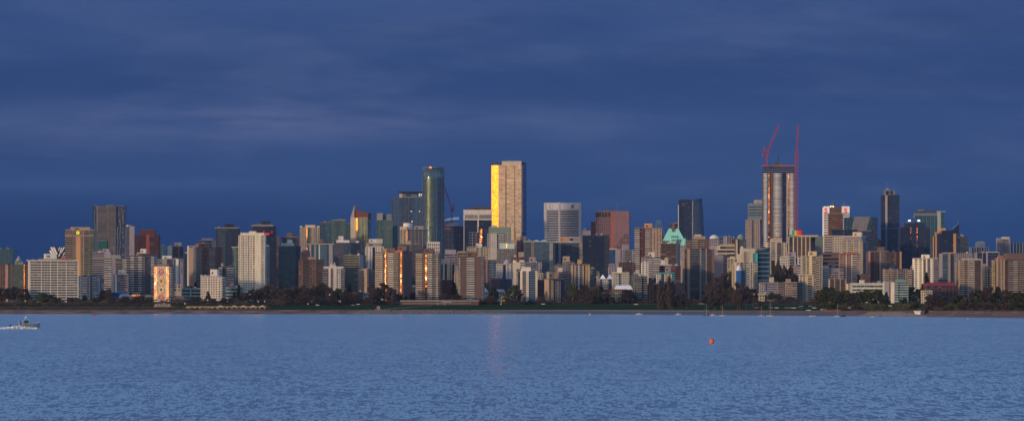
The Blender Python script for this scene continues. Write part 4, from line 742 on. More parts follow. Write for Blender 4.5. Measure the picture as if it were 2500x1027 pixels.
# domed navy tower
root,H,Wd,dp,tox,zz,B = WC; s = .612
m = MB(); m.box(tox(2161), tox(2166.5), -1.1, -.5, zz(552), zz(477)); build('light_pier', m, wall('con'), root)
m = MB(); m.add([(tox(2161),-1,zz(559)),(tox(2166.5),-1,zz(559)),(tox(2165),-1,zz(595)),(tox(2164),-1,zz(595)),(tox(2161),0,zz(559)),(tox(2166.5),0,zz(559)),(tox(2165),0,zz(595)),(tox(2164),0,zz(595))],[(0,3,2,1),(4,5,6,7),(0,1,5,4),(1,2,6,5),(2,3,7,6),(3,0,4,7)]); build('light_pier', m, wall('bls'), root)
m = MB(); m.box(-Wd/2-.4, Wd/2+.4, -1.2, dp, zz(558.5), zz(557)); build('ledge', m, wall('bls'), root)
def oct_(cx, r, y0, y1, name, mt, r2=None):
    m = MB(); c = dp/2; m.rings([[(cx+q*cos(2*pi*(i+.5)/12), c+q*sin(2*pi*(i+.5)/12), z) for i in range(12)] for q, z in ((r, zz(y0)), (r if r2 is None else r2, zz(y1)))]); return build(name, m, mt, root)
oct_(tox(2172), 13.2*s, 476, 474.5, 'crown_ledge', wall('pnk')); oct_(tox(2172), 12*s, 475, 465, 'crown', glass('gs')); oct_(tox(2171.5), 10.4*s, 465, 459.5, 'crown_roof', wall('bls'), 5*s); oct_(tox(2169), 3*s, 459.5, 456.5, 'lantern', wall('bls'))
for px in (2160.5, 2183): 
    m = MB(); m.box(tox(px)-.9, tox(px)+.9, -.6, 3, zz(475), zz(464.5)); build('crown_pier', m, wall('pnk'), root)
m = MB(); m.bar((tox(2166.5), dp/2, zz(460)), (tox(2166.5), dp/2, zz(443)), .22, .1); build('antenna', m, wall('lil'), root)
# stepped navy tower lamps
root,H,Wd,dp,tox,zz,B = NT
for px in (2218.5, 2221.5, 2241.5, 2244.5):
    m = MB(); m.box(tox(px)-.8, tox(px)+.8, -1.4, -.9, zz(540), zz(537)); build('roof_lamp', m, lamp_mat('white_lamp', (.95,.97,1), 2.0), root)

# ---------------------------------------------------------------- the golden tower
def loft_tower(label, kind, D, foot, y_top, y_bot, fp):
    """foot: list of (photo column, depth offset m) of the outline, front left to back right"""
    s = D/F; pc = sum(p[0] for p in foot)/len(foot); X = (pc-CX)*s; g = ground(X, D) - 1.5
    root = thing(kind, label, 'tower', (X, D, g)); zz = lambda py: CH + (YH-py)*s - g
    return root, s, (lambda px: (px-pc)*s), zz, g
D = 6250; foot = [(1200,14),(1217,0),(1273,6),(1285,26),(1285,40),(1200,40)]
root, s, tox, zz, g = loft_tower('tallest tower with a blazing gold left edge and tan gridded face', 'glass_tower', D, foot, 402, 600, 4.9)
a25 = radians(SUN_AZ/2); x0, x1 = tox(1200), tox(1217)
pts = [(x0, (x1-x0)*math.tan(a25)), (x1, 0), (tox(1273), -(tox(1273)-x1)*math.tan(radians(11))), (tox(1285), 16), (tox(1285), 38), (x0, 38)]
m = MB(); m.prism(pts, 0, zz(403)); build('wall', m, wall('crm'), root)
Bq = Bld(root)
def facet(p, q):
    L = math.hypot(q[0]-p[0], q[1]-p[1]); d = ((q[0]-p[0])/L, (q[1]-p[1])/L); return Face(p, d, (d[1], -d[0]), L)
f1, f2, f3 = facet(pts[0], pts[1]), facet(pts[1], pts[2]), facet(pts[2], pts[3]); H = zz(403); fl = 4.9*s
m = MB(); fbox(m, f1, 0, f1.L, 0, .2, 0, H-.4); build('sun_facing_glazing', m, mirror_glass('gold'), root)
mb = MB(); fbox(mb, f1, 0, f1.L*.30, .2, 1.7, 0, fl*.3); me = mb.mesh('balcony', wall('lil'))
nfl = int((H-zz(565))/fl); zs = [H-(k+1)*fl for k in range(nfl)]
Bq.repeat('balcony', me, [(0,0,z) for z in zs], 5)
mb = MB(); fbox(mb, f1, f1.L*.32, f1.L, .2, .55, 0, fl*.24); me = mb.mesh('spandrel', wall('gold')); Bq.repeat('spandrel', me, [(0,0,z) for z in zs], 4)
# tan face: reflected sky put into glass colour, floor edges, a slot at one fifth
m = MB(); fbox(m, f2, 0, f2.L, 0, .15, 0, H-.4)
def tan_glass():
    mt, nt, p = nodes('tan_reflecting_glass'); tc = N(nt, 'ShaderNodeTexCoord'); sn = N(nt, 'ShaderNodeVectorMath', operation='SNAP'); sn.inputs[1].default_value = (3.4, 90, 3.06); nt.links.new(tc.outputs['Object'], sn.inputs[0])
    wn = N(nt, 'ShaderNodeTexWhiteNoise'); nt.links.new(sn.outputs[0], wn.inputs['Vector'])
    mp = N(nt, 'ShaderNodeMapping'); mp.inputs['Scale'].default_value = (.01,.01,.05); nt.links.new(tc.outputs['Object'], mp.inputs[0]); nz = N(nt, 'ShaderNodeTexNoise', i_Scale=1.0, i_Detail=3.0); nt.links.new(mp.outputs[0], nz.inputs['Vector'])
    v = mathn(nt, 'MULTIPLY_ADD', wn.outputs['Value'], .5, .5); v = mathn(nt, 'MULTIPLY', v, mathn(nt, 'MULTIPLY_ADD', nz.outputs[0], .9, .55))
    nt.links.new(mixc(nt, 1.0, (.66,.50,.37), v, 'MULTIPLY'), p.inputs['Base Color']); p.inputs['Roughness'].default_value = .35; p.inputs['Metallic'].default_value = .45
    return mt
build('curtain_wall', m, tan_glass(), root)
mb = MB(); fbox(mb, f2, 0, f2.L, .15, .5, 0, fl*.3); me = mb.mesh('spandrel', wall('crm')); Bq.repeat('spandrel', me, [(0,0,z) for z in zs], 4)
m = MB(); fbox(m, f2, f2.L*.31, f2.L*.345, .15, .52, 0, H-2); build('recessed_slot', m, glass('gr'), root)
m = MB(); fbox(m, f2, f2.L*.7, f2.L*.725, .15, .52, 0, H-2); build('recessed_slot', m, glass('gr'), root)
m = MB(); fbox(m, f3, 0, f3.L, 0, .15, 0, H-.4); build('curtain_wall', m, glass('gb'), root)
mb = MB(); fbox(mb, f3, 0, f3.L*.22, .15, 1.9, 0, fl*.35); me = mb.mesh('balcony', wall('lil')); Bq.repeat('balcony', me, [(0,0,z) for z in zs], 4.5)
mb = MB(); fbox(mb, f3, f3.L*.4, f3.L, .15, .5, 0, fl*.18); me = mb.mesh('spandrel', wall('bls')); Bq.repeat('spandrel', me, [(0,0,z) for z in zs], 3.5)
Bq.flush()
m = MB(); m.box(tox(1225), tox(1273), 5.2, 26, H-.1, zz(393)); build('penthouse', m, wall('crm'), root)
m = MB(); m.box(tox(1260), tox(1285)-.2, 27, 36, H-.1, zz(394)); build('glass_screen', m, glass('gb'), root)
m = MB(); m.box(tox(1200)+.2, tox(1225), 10, 30, H-.1, zz(396)); build('glass_screen', m, glass('gb'), root)
for a_, b_, c_ in ((1241,1242,387),(1246,1250,390),(1254,1255,388),(1258,1261,390.5)):
    m = MB(); m.box(tox(a_), tox(b_), 12, 14, zz(393), zz(c_)); build('rooftop_unit', m, wall('dgr'), root)

# ---------------------------------------------------------------- the round tower
D = 6000; root, s, tox, zz, g = loft_tower('tall round glass tower with a gold streak running down its left', 'glass_tower', D, [(1032,0),(1084,0)], 410, 620, 4.7)
rx = 26*s; ry = 14; H = zz(410); NSEG = 56; fl = 4.55*s
def ell(k, z, t=0): return [(k*rx*cos(2*pi*i/NSEG)+t, ry + 2 + k*ry*sin(2*pi*i/NSEG), z) for i in range(NSEG)]
def gmat():
    GL['gq'] = ((.012,.035,.05), (.17,.30,.38), .6); mt = glass('gq').copy(); mt.name = 'glass_round_tower'; mt.node_tree.nodes['Principled BSDF'].inputs['Roughness'].default_value = .08
    return mt
m = MB(); m.rings([ell(1+.015*sin(j/12*pi), H*j/12, 0) for j in range(13)]); o = build('curtain_wall', m, gmat(), root)
for f in o.data.polygons: f.use_smooth = len(f.vertices) == 4
Bq = Bld(root); mb = MB(); mb.rings([ell(1.006, 0), ell(1.03, 0), ell(1.03, fl*.16), ell(1.006, fl*.16)]); me = mb.mesh('floor_edge', wall('bls'))
Bq.repeat('floor_edge', me, [(0,0,H-(k+1)*fl) for k in range(int((H-zz(630))/fl))], 3)
mb = MB()
for sd, aa in ((-1, 168), (1, 20)):
    mb = MB(); P = [(1.0*rx*cos(radians(-aa+q)), ry+2+ry*sin(radians(-aa+q))) for q in range(-14, 15, 4)]; P2 = [(1.075*rx*cos(radians(-aa+q)), ry+2+1.09*ry*sin(radians(-aa+q))) for q in range(-14, 15, 4)]
    mb.rings([[(p[0],p[1],0),(q[0],q[1],0),(q[0],q[1],fl*.38),(p[0],p[1],fl*.38)] for p, q in zip(P, P2)]); me = mb.mesh('balcony', wall('dgr'))
    Bq.repeat('balcony', me, [(0,0,H-(k+1)*fl) for k in range(int((H-zz(630))/fl))], 2)
for aa in (-72, -40):
    mb = MB(); x, y = 1.03*rx*cos(radians(aa)), ry+2+1.03*ry*sin(radians(aa)); mb.bar((x,y,0),(x,y,H),.35); build('mullion', mb, wall('bls'), root)
Bq.flush()
m = MB(); m.rings([ell(1.02, H), ell(1.02, zz(407.4)), ell(.97, zz(407.4)), ell(.97, H)], cap=False); build('parapet', m, wall('bls'), root)
m = MB(); m.box(tox(1044), tox(1072), ry-4, ry+6, H-1, zz(409.5)); build('penthouse', m, wall('dbr'), root)
m = MB(); m.box(tox(1048), tox(1054), 1.2, 4, zz(410.4), zz(407)); build('roof_beacon', m, lamp_mat('beacon_orange', (1,.28,.06), .9), root)

# ---------------------------------------------------------------- the round glass turret by the shore
D = 4890; root, s, tox, zz, g = loft_tower('round glass turret of flats with a copper reflection and dark cap', 'apartment_tower', D, [(1848,0),(1882,0)], 607, 690, 5.7)
rx = 16*s; ry = rx; H = zz(608); m = MB(); m.rings([ell(1, H*j/4) for j in range(5)]); o = build('curtain_wall', m, glass('gg'), root)
Bq = Bld(root); fl = 11.0*s; mb = MB(); mb.rings([ell(1.01, 0), ell(1.07, 0), ell(1.07, fl*.3), ell(1.01, fl*.3)]); me = mb.mesh('balcony', wall('pgr'))
Bq.repeat('balcony', me, [(0,0,H-(k+1)*fl) for k in range(8)], 3); Bq.flush()
m = MB(); m.rings([ell(1.08, H), ell(1.08, zz(604))]); build('roof_slab', m, wall('dgr'), root)
m = MB(); m.box(tox(1842), tox(1849), 2, 14, 0, zz(612)); build('side_wing', m, wall('crm'), root)

# ---------------------------------------------------------------- skyscraper under construction
rC, H, Wd, dp, tox, zz, B = b('unfinished skyscraper of wavy white balconies under two red cranes', 'unfinished_tower', 1863, 1942, 422, 625, 5650, 'blk', 5.0,
  'V14/pnt K1.4 D3/gk P6/brn V24:1/pnt D9/gk P1/dgr V4/pnt K1.4 V17/pnt', gk='gk', clut=False, rot=1)
for k in range(4):
    m = MB(); y = 421 - k*4.2; m.box(-Wd/2+.3, Wd/2-.3, 0, dp, zz(y), zz(y)+.5)
    for i in range(12): x = -Wd/2+1 + (Wd-2)*i/11; m.box(x-.35, x+.35, .4, 1.1, zz(y), zz(y-4.2))
    build('bare_floor', m, wall('dgr'), rC)
m = MB(); m.box(-Wd/2-1, Wd/2+1, -1, dp+1, zz(406.5), zz(404.8)); build('formwork_deck', m, wall('rst'), rC)
m = MB(); m.box(tox(1890), tox(1912), 6, 16, zz(406), zz(400)); m.box(tox(1893), tox(1908), 7, 15, zz(400), zz(398)); m.bar((tox(1901),10,zz(398)),(tox(1901),10,zz(379)),.7,.5); build('lift_core', m, wall('dgr'), rC)
m = MB()
for i in range(14): x = -Wd/2 + Wd*i/13; m.box(x-.12, x+.12, -1, -.8, zz(404.8), zz(402.5))
m.box(-Wd/2, Wd/2, -1, -.85, zz(403.1), zz(402.7)); build('guard_rail', m, wall('rst'), rC)
m = MB()
for k in range(34):
    y = 425+k*4.42; m.box(tox(1861.3), tox(1863), 0, 6, zz(y+1.2), zz(y))
build('loading_platforms', m, wall('lil'), rC)
for i, (px, py) in enumerate(((1896,548),(1900,556),(1898,563),(1903,571),(1897,580),(1901,588),(1899,595))):
    m = MB(); m.box(tox(px)-2.2, tox(px)+2.2, -3.2, -2.6, zz(py+1.4), zz(py)); build('red_safety_sheet', m, wall('rst'), rC)

# ---------------------------------------------------------------- cranes
CR = plain('crane_red', (.36,.035,.075), .5, var=.08)
def lattice(mb, a, b_, w, n):
    """square truss from a to b with diagonal bracing"""
    ax = [b_[i]-a[i] for i in range(3)]; L = math.sqrt(sum(c*c for c in ax)); ax = [c/L for c in ax]
    u = (0,1,0); e1 = [ax[1]*u[2]-ax[2]*u[1], ax[2]*u[0]-ax[0]*u[2], ax[0]*u[1]-ax[1]*u[0]]; l = math.sqrt(sum(c*c for c in e1)); e1 = [c/l for c in e1]; e2 = u
    C = lambda t, i: tuple(a[j] + ax[j]*L*t + w/2*((1,1,-1,-1)[i]*e1[j] + (1,-1,-1,1)[i]*e2[j]) for j in range(3))
    for i in range(4): mb.bar(C(0,i), C(1,i), .24, n=4)
    for k in range(n):
        for i in range(4): mb.bar(C(k/n,i), C((k+1)/n,(i+1)%4), .13, n=4); mb.bar(C(k/n,i), C(k/n,(i+1)%4), .13, n=4)
def crane(label, D, mast, base_y, top_y, jib, cj, cw=None, mw=2.2):
    s = D/F; X = (mast-CX)*s; g = ground(X, D); zz = lambda py: CH + (YH-py)*s - g; x = lambda px: (px-mast)*s
    z0 = zz(base_y) if base_y else 0
    root = thing('tower_crane', label, 'crane', (X, D, g + z0), 0, 'red tower cranes'); Z = lambda py: zz(py) - z0
    m = MB(); lattice(m, (0,0,0), (0,0,Z(top_y)), mw, max(3, int(Z(top_y)/3))); build('mast', m, CR, root)
    m = MB(); m.box(-2.2, 2.2, -1.4, 1.4, Z(top_y), Z(top_y)+1.4); m.box(1.0, 2.8, -2.4, -.6, Z(top_y)+.3, Z(top_y)+2.6); build('operator_cab', m, CR, root)
    tip = (x(jib[0]), 0, Z(jib[1])); foot_ = (0, 0, Z(top_y)+1.6)
    m = MB(); lattice(m, foot_, tip, 1.7, 16); build('jib', m, CR, root)
    ap = (x(cj[0]), 0, Z(cj[1])); m = MB(); lattice(m, (x(cj[2]), 0, Z(top_y)+1.2), ap, 1.0, 3); m.bar(foot_, ap, .3); lattice(m, (0,0,Z(top_y)+1.0), (x(cj[2])*1.3, 0, Z(top_y)+1.0), 1.6, 3); build('counter_jib', m, CR, root)
    m = MB(); mid = tuple(foot_[i]*.25+tip[i]*.75 for i in range(3)); m.bar(ap, mid, .12, n=4); build('stay_cable', m, wall('dgr'), root)
    m = MB(); qx = x(cj[2])*1.3; m.box(min(qx, qx*.72), max(qx, qx*.72), -1.2, 1.2, Z(top_y)-2.2, Z(top_y)+.8); build('counterweight', m, wall('wht' if cw else 'rst'), root)
crane('red crane with jib leaning right above the unfinished skyscraper', 5645, 1872, 405, 378, (1903,303), (1866,358,1863))
crane('tall red crane standing upright against the right side of the unfinished skyscraper', 5640, 1945, None, 382, (1949,306), (1942,370,1942), mw=3.2)
crane('red crane leaning left beside the round glass tower', 6040, 1103, 545, 515, (1084,452), (1107,497,1107), cw=1)
# white translucent dome roof behind the cranes
D = 6500; X, _, Z = W3(1096, 541, D); g = ground(X, D); m = MB(); R = []
for j in range(8):
    t = j/7; R.append([(-16+32*i/8, -9+18*j/7, (Z-g) + (7.5*sin(pi*.5*(i/8)))*sin(pi*(.12+.76*t))) for i in range(9)])
vs = [p for r_ in R for p in r_]; m.add(vs, [(j*9+i, j*9+i+1, (j+1)*9+i+1, (j+1)*9+i) for j in range(7) for i in range(8)])
root = thing('fabric_roof_hall', 'white sloping fabric roof glimpsed between round tower and red crane', 'building', (X, D, g))
build('roof', m, wall('wht'), root); m = MB(); m.box(-15, 15, -8, 8, 0, Z-g-.2); build('wall', m, wall('lil'), root)
# ================================================================ ground, beach, water
def structure(name, mb, mat, kind='structure'):
    o = build(name, mb, mat); o['kind'] = kind; return o
def strip(name, mat, cols, offs, lift, x_from, x_to, rel=True):
    """sheet following the terrain; offs: offsets inland (m or fraction of the shore slope)"""
    m = MB(); vs = []
    for px in cols:
        ds = interp(SHORE, px)
        for t in offs:
            Y = ds + t(px, ds) if callable(t) else ds + t*(4780-ds); X = (px-CX)*Y/F; vs.append((X, Y, ground(X, Y)+lift))
    n = len(offs); m.add(vs, [(i*n+j, (i+1)*n+j, (i+1)*n+j+1, i*n+j+1) for i in range(len(cols)-1) for j in range(n-1)])
    return structure(name, m, mat)
def smooth01(nt, v):
    mr = N(nt, 'ShaderNodeMapRange'); mr.inputs['From Min'].default_value = .36; mr.inputs['From Max'].default_value = .64; nt.links.new(v, mr.inputs['Value']); return mr.outputs[0]
def earth():
    m, nt, p = nodes('earth_and_grass'); ge = N(nt, 'ShaderNodeTexCoord'); n = N(nt, 'ShaderNodeTexNoise', i_Scale=.05, i_Detail=6.0); nt.links.new(ge.outputs['Object'], n.inputs['Vector'])
    nt.links.new(mixc(nt, n.outputs[0], (.035,.04,.02), (.07,.06,.04)), p.inputs['Base Color']); p.inputs['Roughness'].default_value = .95; p.inputs['Specular IOR Level'].default_value = 0; return m
def sandm():
    m, nt, p = nodes('beach_sand'); ge = N(nt, 'ShaderNodeTexCoord'); n = N(nt, 'ShaderNodeTexNoise', i_Scale=.05, i_Detail=8.0); nt.links.new(ge.outputs['Object'], n.inputs['Vector'])
    nt.links.new(mixc(nt, smooth01(nt, n.outputs[0]), (.10,.052,.038), (.27,.155,.11)), p.inputs['Base Color']); p.inputs['Roughness'].default_value = .95; p.inputs['Specular IOR Level'].default_value = 0; return m
def lawnm():
    m, nt, p = nodes('park_grass'); ge = N(nt, 'ShaderNodeTexCoord'); n = N(nt, 'ShaderNodeTexNoise', i_Scale=.06, i_Detail=7.0); nt.links.new(ge.outputs['Object'], n.inputs['Vector'])
    nt.links.new(mixc(nt, n.outputs[0], (.009,.024,.009), (.022,.042,.014)), p.inputs['Base Color']); p.inputs['Roughness'].default_value = .95; p.inputs['Specular IOR Level'].default_value = 0; return m
cols = [-3000,-1600,-800,-300] + list(range(-100, 2701, 25)) + [2900,3400,4200,5600]
def at_(ds_off): return lambda px, ds: ds_off
land = strip('land', earth(), cols, [at_(-40), 0, .09, .18, .26, .34, .47, .6, .8, 1.0, at_(2600), at_(3200), at_(4600)], 0, 0, 0)
# each row of the distant land keeps the terrain height of its own spot
beach = strip('beach', sandm(), list(range(-300, 2801, 25)), [at_(-8), lambda px, ds: .08*(4780-ds), lambda px, ds: .18*(4780-ds), lambda px, ds: .26*(4780-ds), lambda px, ds: .33*(4780-ds)], .06, 0, 0)
lawn = strip('park_lawn', lawnm(), list(range(650, 2301, 25)), [.36, .44, .52, .6, .7, .82], .08, 0, 0)
path = strip('seaside_path', plain('path_concrete', (.26,.20,.165), .9), list(range(1150, 1741, 20)), [.185, .25], .55, 0, 0)
strip('park_path', plain('path_concrete', (.26,.20,.165), .9), list(range(935, 1061, 15)), [lambda px, ds: (.40 + (px-935)/125*.28)*(4780-ds), lambda px, ds: (.42 + (px-935)/125*.28)*(4780-ds)], .2, 0, 0)
# seawall
m = MB(); R = []
for px in range(1200, 2061, 20):
    ds = interp(SHORE, px); q = []
    for off, z in ((-3,-1.5),(2,.8),(.165*(4780-ds)*.5,2.0),(.19*(4780-ds),3.35),(.22*(4780-ds),3.35),(.24*(4780-ds),-1)):
        Y = ds+off; q.append(((px-CX)*Y/F, Y, z if px < 1740 else min(z, 2.1)))
    R.append(q)
m.rings(R); seaw = tag(build('seawall', m, plain('seawall_stone', (.035,.028,.028), .9, var=.5, scale=.4)), 'dark stone seawall along the lawn with pale path on top', 'seawall')
rr = random.Random(21); LOG = plain('driftwood', (.16,.12,.10), .9); logm = []
for k in range(3):
    m = MB(); m.bar((-2.4,0,.3),(2.4,rr.uniform(-.4,.4),.34),.34,.24,7); m.bar((1.2,0,.35),(1.9,.3,.9),.1,.05,5); logm.append(m.mesh('log', LOG))
for k in range(34):
    px = rr.choice((rr.uniform(20,860), rr.uniform(2270,2480))); ds = interp(SHORE, px); Y = ds + rr.uniform(.06,.3)*(4780-ds); X_ = (px-CX)*Y/F
    o = link('driftwood_log', logm[k%3], None, (X_, Y, ground(X_, Y)+.05)); o.rotation_euler = (0,0,rr.uniform(-.8,.8)); tag(o, 'weathered driftwood log lying on the sand', 'log', 'driftwood logs scattered on the beach')
# rock jetties
rockm = plain('jetty_rock', (.13,.115,.105), .95, var=.6, scale=.3)
def rocks(label, xa, xb, y0, y1, n, seed):
    rr = random.Random(seed); m = MB()
    for i in range(n):
        px = rr.uniform(xa, xb); t = rr.random(); ds = interp(SHORE, px); e = min(1, (px-xa)/30, (xb-px)/60 if xb > 2000 else (xb-px)/200+.2); py = y1 - (y1-y0)*t*e
        off = -4 + 22*t; Y = ds + off; X, _, Z = W3(px, py, Y); r = rr.uniform(.5, 1.5); R = []
        for j, (q, zq) in enumerate(((.55,-.8),(1,-.2),(.85,.5),(.35,.85))):
            R.append([(X + r*q*rr.uniform(.75,1.25)*cos(2*pi*k/6), Y + r*q*rr.uniform(.75,1.25)*sin(2*pi*k/6), Z + r*zq*.8) for k in range(6)])
        m.rings(R)
    o = build('rock_jetty', m, rockm); o['kind'] = 'stuff'; tag(o, label, 'rocks')
rocks('long grey boulder jetty below the lawn at centre left', 862, 1260, 756.5, 766, 1500, 3)
rocks('grey boulder breakwater curving into the water at right', 2095, 2262, 762.5, 773, 900, 4)
# water
def waterm():
    """wind-rippled sea: the slope of the surface at each point comes straight from three noise octaves"""
    m, nt, p = nodes('sea_water'); tc = N(nt, 'ShaderNodeTexCoord')
    p.inputs['Base Color'].default_value = (.028,.070,.12,1); p.inputs['Roughness'].default_value = .18; p.inputs['IOR'].default_value = 1.33
    tot = None
    for sc, an, amp, det in ((.03,1.0,.10,3.0),(.4,1.0,.55,4.0),(1.7,1.0,.70,3.0)):
        mp = N(nt, 'ShaderNodeMapping'); mp.inputs['Scale'].default_value = (an, .3, 1); mp.inputs['Rotation'].default_value = (0,0,radians(3)); nt.links.new(tc.outputs['Object'], mp.inputs[0])
        n = N(nt, 'ShaderNodeTexNoise', i_Scale=sc, i_Detail=det, i_Roughness=.6); nt.links.new(mp.outputs[0], n.inputs['Vector'])
        su = N(nt, 'ShaderNodeVectorMath', operation='SUBTRACT'); su.inputs[1].default_value = (.5,.5,.5); nt.links.new(n.outputs['Color'], su.inputs[0])
        ml = N(nt, 'ShaderNodeVectorMath', operation='MULTIPLY'); ml.inputs[1].default_value = (amp*.7, amp, 0); nt.links.new(su.outputs[0], ml.inputs[0])
        if tot is None: tot = ml.outputs[0]
        else:
            ad = N(nt, 'ShaderNodeVectorMath', operation='ADD'); nt.links.new(tot, ad.inputs[0]); nt.links.new(ml.outputs[0], ad.inputs[1]); tot = ad.outputs[0]
    # gusts: patches of steeper and calmer chop at every size
    mp = N(nt, 'ShaderNodeMapping'); mp.inputs['Scale'].default_value = (1, .10, 1); nt.links.new(tc.outputs['Object'], mp.inputs[0])
    gn = N(nt, 'ShaderNodeTexNoise', i_Scale=1.7, i_Detail=3.0, i_Roughness=.8); nt.links.new(mp.outputs[0], gn.inputs['Vector'])
    cb_ = N(nt, 'ShaderNodeCombineXYZ'); nt.links.new(mathn(nt, 'MULTIPLY_ADD', gn.outputs[0], 1.25, -.625), cb_.inputs[1])
    ad = N(nt, 'ShaderNodeVectorMath', operation='ADD'); nt.links.new(tot, ad.inputs[0]); nt.links.new(cb_.outputs[0], ad.inputs[1]); tot = ad.outputs[0]
    ge = N(nt, 'ShaderNodeNewGeometry'); a0 = N(nt, 'ShaderNodeVectorMath', operation='ADD'); a0.inputs[1].default_value = (0,-.05,0); nt.links.new(ge.outputs['Normal'], a0.inputs[0])
    ad = N(nt, 'ShaderNodeVectorMath', operation='ADD'); nt.links.new(a0.outputs[0], ad.inputs[1]); nt.links.new(tot, ad.inputs[0])
    nm = N(nt, 'ShaderNodeVectorMath', operation='NORMALIZE'); nt.links.new(ad.outputs[0], nm.inputs[0]); nt.links.new(nm.outputs[0], p.inputs['Normal'])
    return m
import numpy as np
rng = np.random.default_rng(4)
ys = [-800.0, 120.0, 215.0, 236.0]
while ys[-1] < 1500: ys.append(ys[-1] + max(.42, ys[-1]*.0021))
ys += [1600, 1800, 2200, 3000, 9000]; ys = np.array(ys)
us = np.concatenate(([-9], np.linspace(-.15, .15, 520), [9]))
YY, UU = np.meshgrid(ys, us, indexing='ij'); XX = UU*np.maximum(YY, 240)
XX[:, 0] = -9000; XX[:, -1] = 9000
ZZ = np.zeros_like(XX); dx = .3/520*np.maximum(YY, 240); dyy = np.maximum(.42, YY*.0021)
for i in range(46):
    lam = .8*(3.6/.8)**(i/45); th = rng.normal(.35, .85); kx, ky = np.sin(th)*2*pi/lam, np.cos(th)*2*pi/lam
    fade = np.clip((lam/np.maximum(np.abs(np.sin(th))*dx + np.abs(np.cos(th))*dyy, .1) - 2.2)/2.5, 0, 1)
    ZZ += fade*.045*lam/(2*pi)*np.sin(kx*XX + ky*YY + rng.uniform(0, 6.28) + 1.3*np.sin(XX*.021*(1+i%3) + YY*.013 + i))
ZZ *= .75 + .5*np.sin(XX*.013 + 1.7*np.sin(YY*.009))*np.sin(YY*.017)
ZZ *= np.clip((YY-225)/20, 0, 1)*np.clip((1500-YY)/300, 0, 1); ZZ[:, 0] = ZZ[:, -1] = 0
nr, nc = XX.shape; idx = np.arange(nr*nc).reshape(nr, nc)
fc = np.stack([idx[:-1,:-1], idx[:-1,1:], idx[1:,1:], idx[1:,:-1]], -1).reshape(-1, 4)
me = bpy.data.meshes.new('sea_water'); me.vertices.add(nr*nc); me.vertices.foreach_set('co', np.stack([XX, YY, ZZ], -1).ravel())
me.loops.add(fc.size); me.loops.foreach_set('vertex_index', fc.ravel()); me.polygons.add(len(fc)); me.polygons.foreach_set('loop_start', np.arange(len(fc))*4); me.polygons.foreach_set('loop_total', np.full(len(fc), 4))
me.update(calc_edges=True); me.validate(); me.polygons.foreach_set('use_smooth', np.ones(len(fc), bool)); me.materials.append(waterm())
sea = link('sea_water', me); sea['kind'] = 'structure'

# ================================================================ trees
def leafmat(name, c1, c2):
    m, nt, p = nodes(name); ge = N(nt, 'ShaderNodeTexCoord'); n = N(nt, 'ShaderNodeTexNoise', i_Scale=.55, i_Detail=3.0); nt.links.new(ge.outputs['Object'], n.inputs['Vector'])
    oi = N(nt, 'ShaderNodeObjectInfo'); f = mathn(nt, 'ADD', mathn(nt, 'MULTIPLY_ADD', n.outputs[0], 1.6, -.45), mathn(nt, 'MULTIPLY_ADD', oi.outputs['Random'], .5, -.25))
    nt.links.new(mixc(nt, f, c1, c2), p.inputs['Base Color']); p.inputs['Roughness'].default_value = .9; p.inputs['Specular IOR Level'].default_value = .1; return m
LM = {'bare': leafmat('bare_twigs', (.045,.034,.031), (.12,.085,.068)), 'green': leafmat('spring_leaves', (.030,.040,.016), (.085,.085,.035)),
      'conifer': leafmat('conifer_needles', (.010,.018,.014), (.028,.040,.026)), 'poplar': leafmat('poplar_twigs', (.05,.034,.031), (.11,.072,.058)),
      'willow': leafmat('pale_green_leaves', (.05,.065,.02), (.11,.12,.04))}
BARK = plain('tree_bark', (.07,.05,.04), .95)
def crown_mesh(kind, seed, n):
    """unit tree: height 1, crown radius .5; small leaf faces around clump centres"""
    rr = random.Random(seed); m = MB(); cl = []
    for i in range(26 if kind == 'conifer' else 44 if kind != 'poplar' else 18):
        if kind == 'conifer':
            h = .12 + .86*(i/25); r = .42*(1-h)**.85+.02; a = rr.uniform(0, 2*pi); cl.append((r*.75*cos(a), r*.75*sin(a), h, .10+.12*(1-h)))
        elif kind == 'poplar':
            h = .18+.78*(i/17); r = .22*sin(pi*min(1, .15+h*.85))**.7; a = rr.uniform(0, 2*pi); cl.append((r*cos(a), r*sin(a), h, .16))
        else:
            a = rr.uniform(0, 2*pi); h = rr.uniform(.28, .93); r = .38*math.sqrt(max(0, 1-((h-.58)/.42)**2))*rr.uniform(.3, 1); cl.append((r*cos(a), r*sin(a), h, rr.uniform(.05,.13)))
    for i in range(n):
        c = rr.choice(cl); d = [rr.gauss(0,1) for _ in range(3)]; l = math.sqrt(sum(x*x for x in d)); q = c[3]*rr.random()**.4
        x, y, z = (c[k] + d[k]/l*q*(1 if k < 2 else .8) for k in range(3))
        w = rr.uniform(.012, .03) * (.38 if kind in ('bare','poplar') else 1); L = w*(4.2 if kind in ('bare','poplar') else 1.1)
        u = [rr.gauss(0,1) for _ in range(3)]; v = [rr.gauss(0,1) for _ in range(3)]
        if kind in ('bare','poplar'): u = [d[0]*.5/l, d[1]*.5/l, abs(u[2])+.6]
        lu = math.sqrt(sum(t*t for t in u)); lv = math.sqrt(sum(t*t for t in v)); u = [t/lu*L for t in u]; v = [t/lv*w for t in v]
        m.add([(x-u[0]-v[0],y-u[1]-v[1],z-u[2]-v[2]),(x+u[0]-v[0],y+u[1]-v[1],z+u[2]-v[2]),(x+u[0]+v[0],y+u[1]+v[1],z+u[2]+v[2]),(x-u[0]+v[0],y-u[1]+v[1],z-u[2]+v[2])],[(0,1,2,3)])
    return m.mesh('crown', LM[kind])
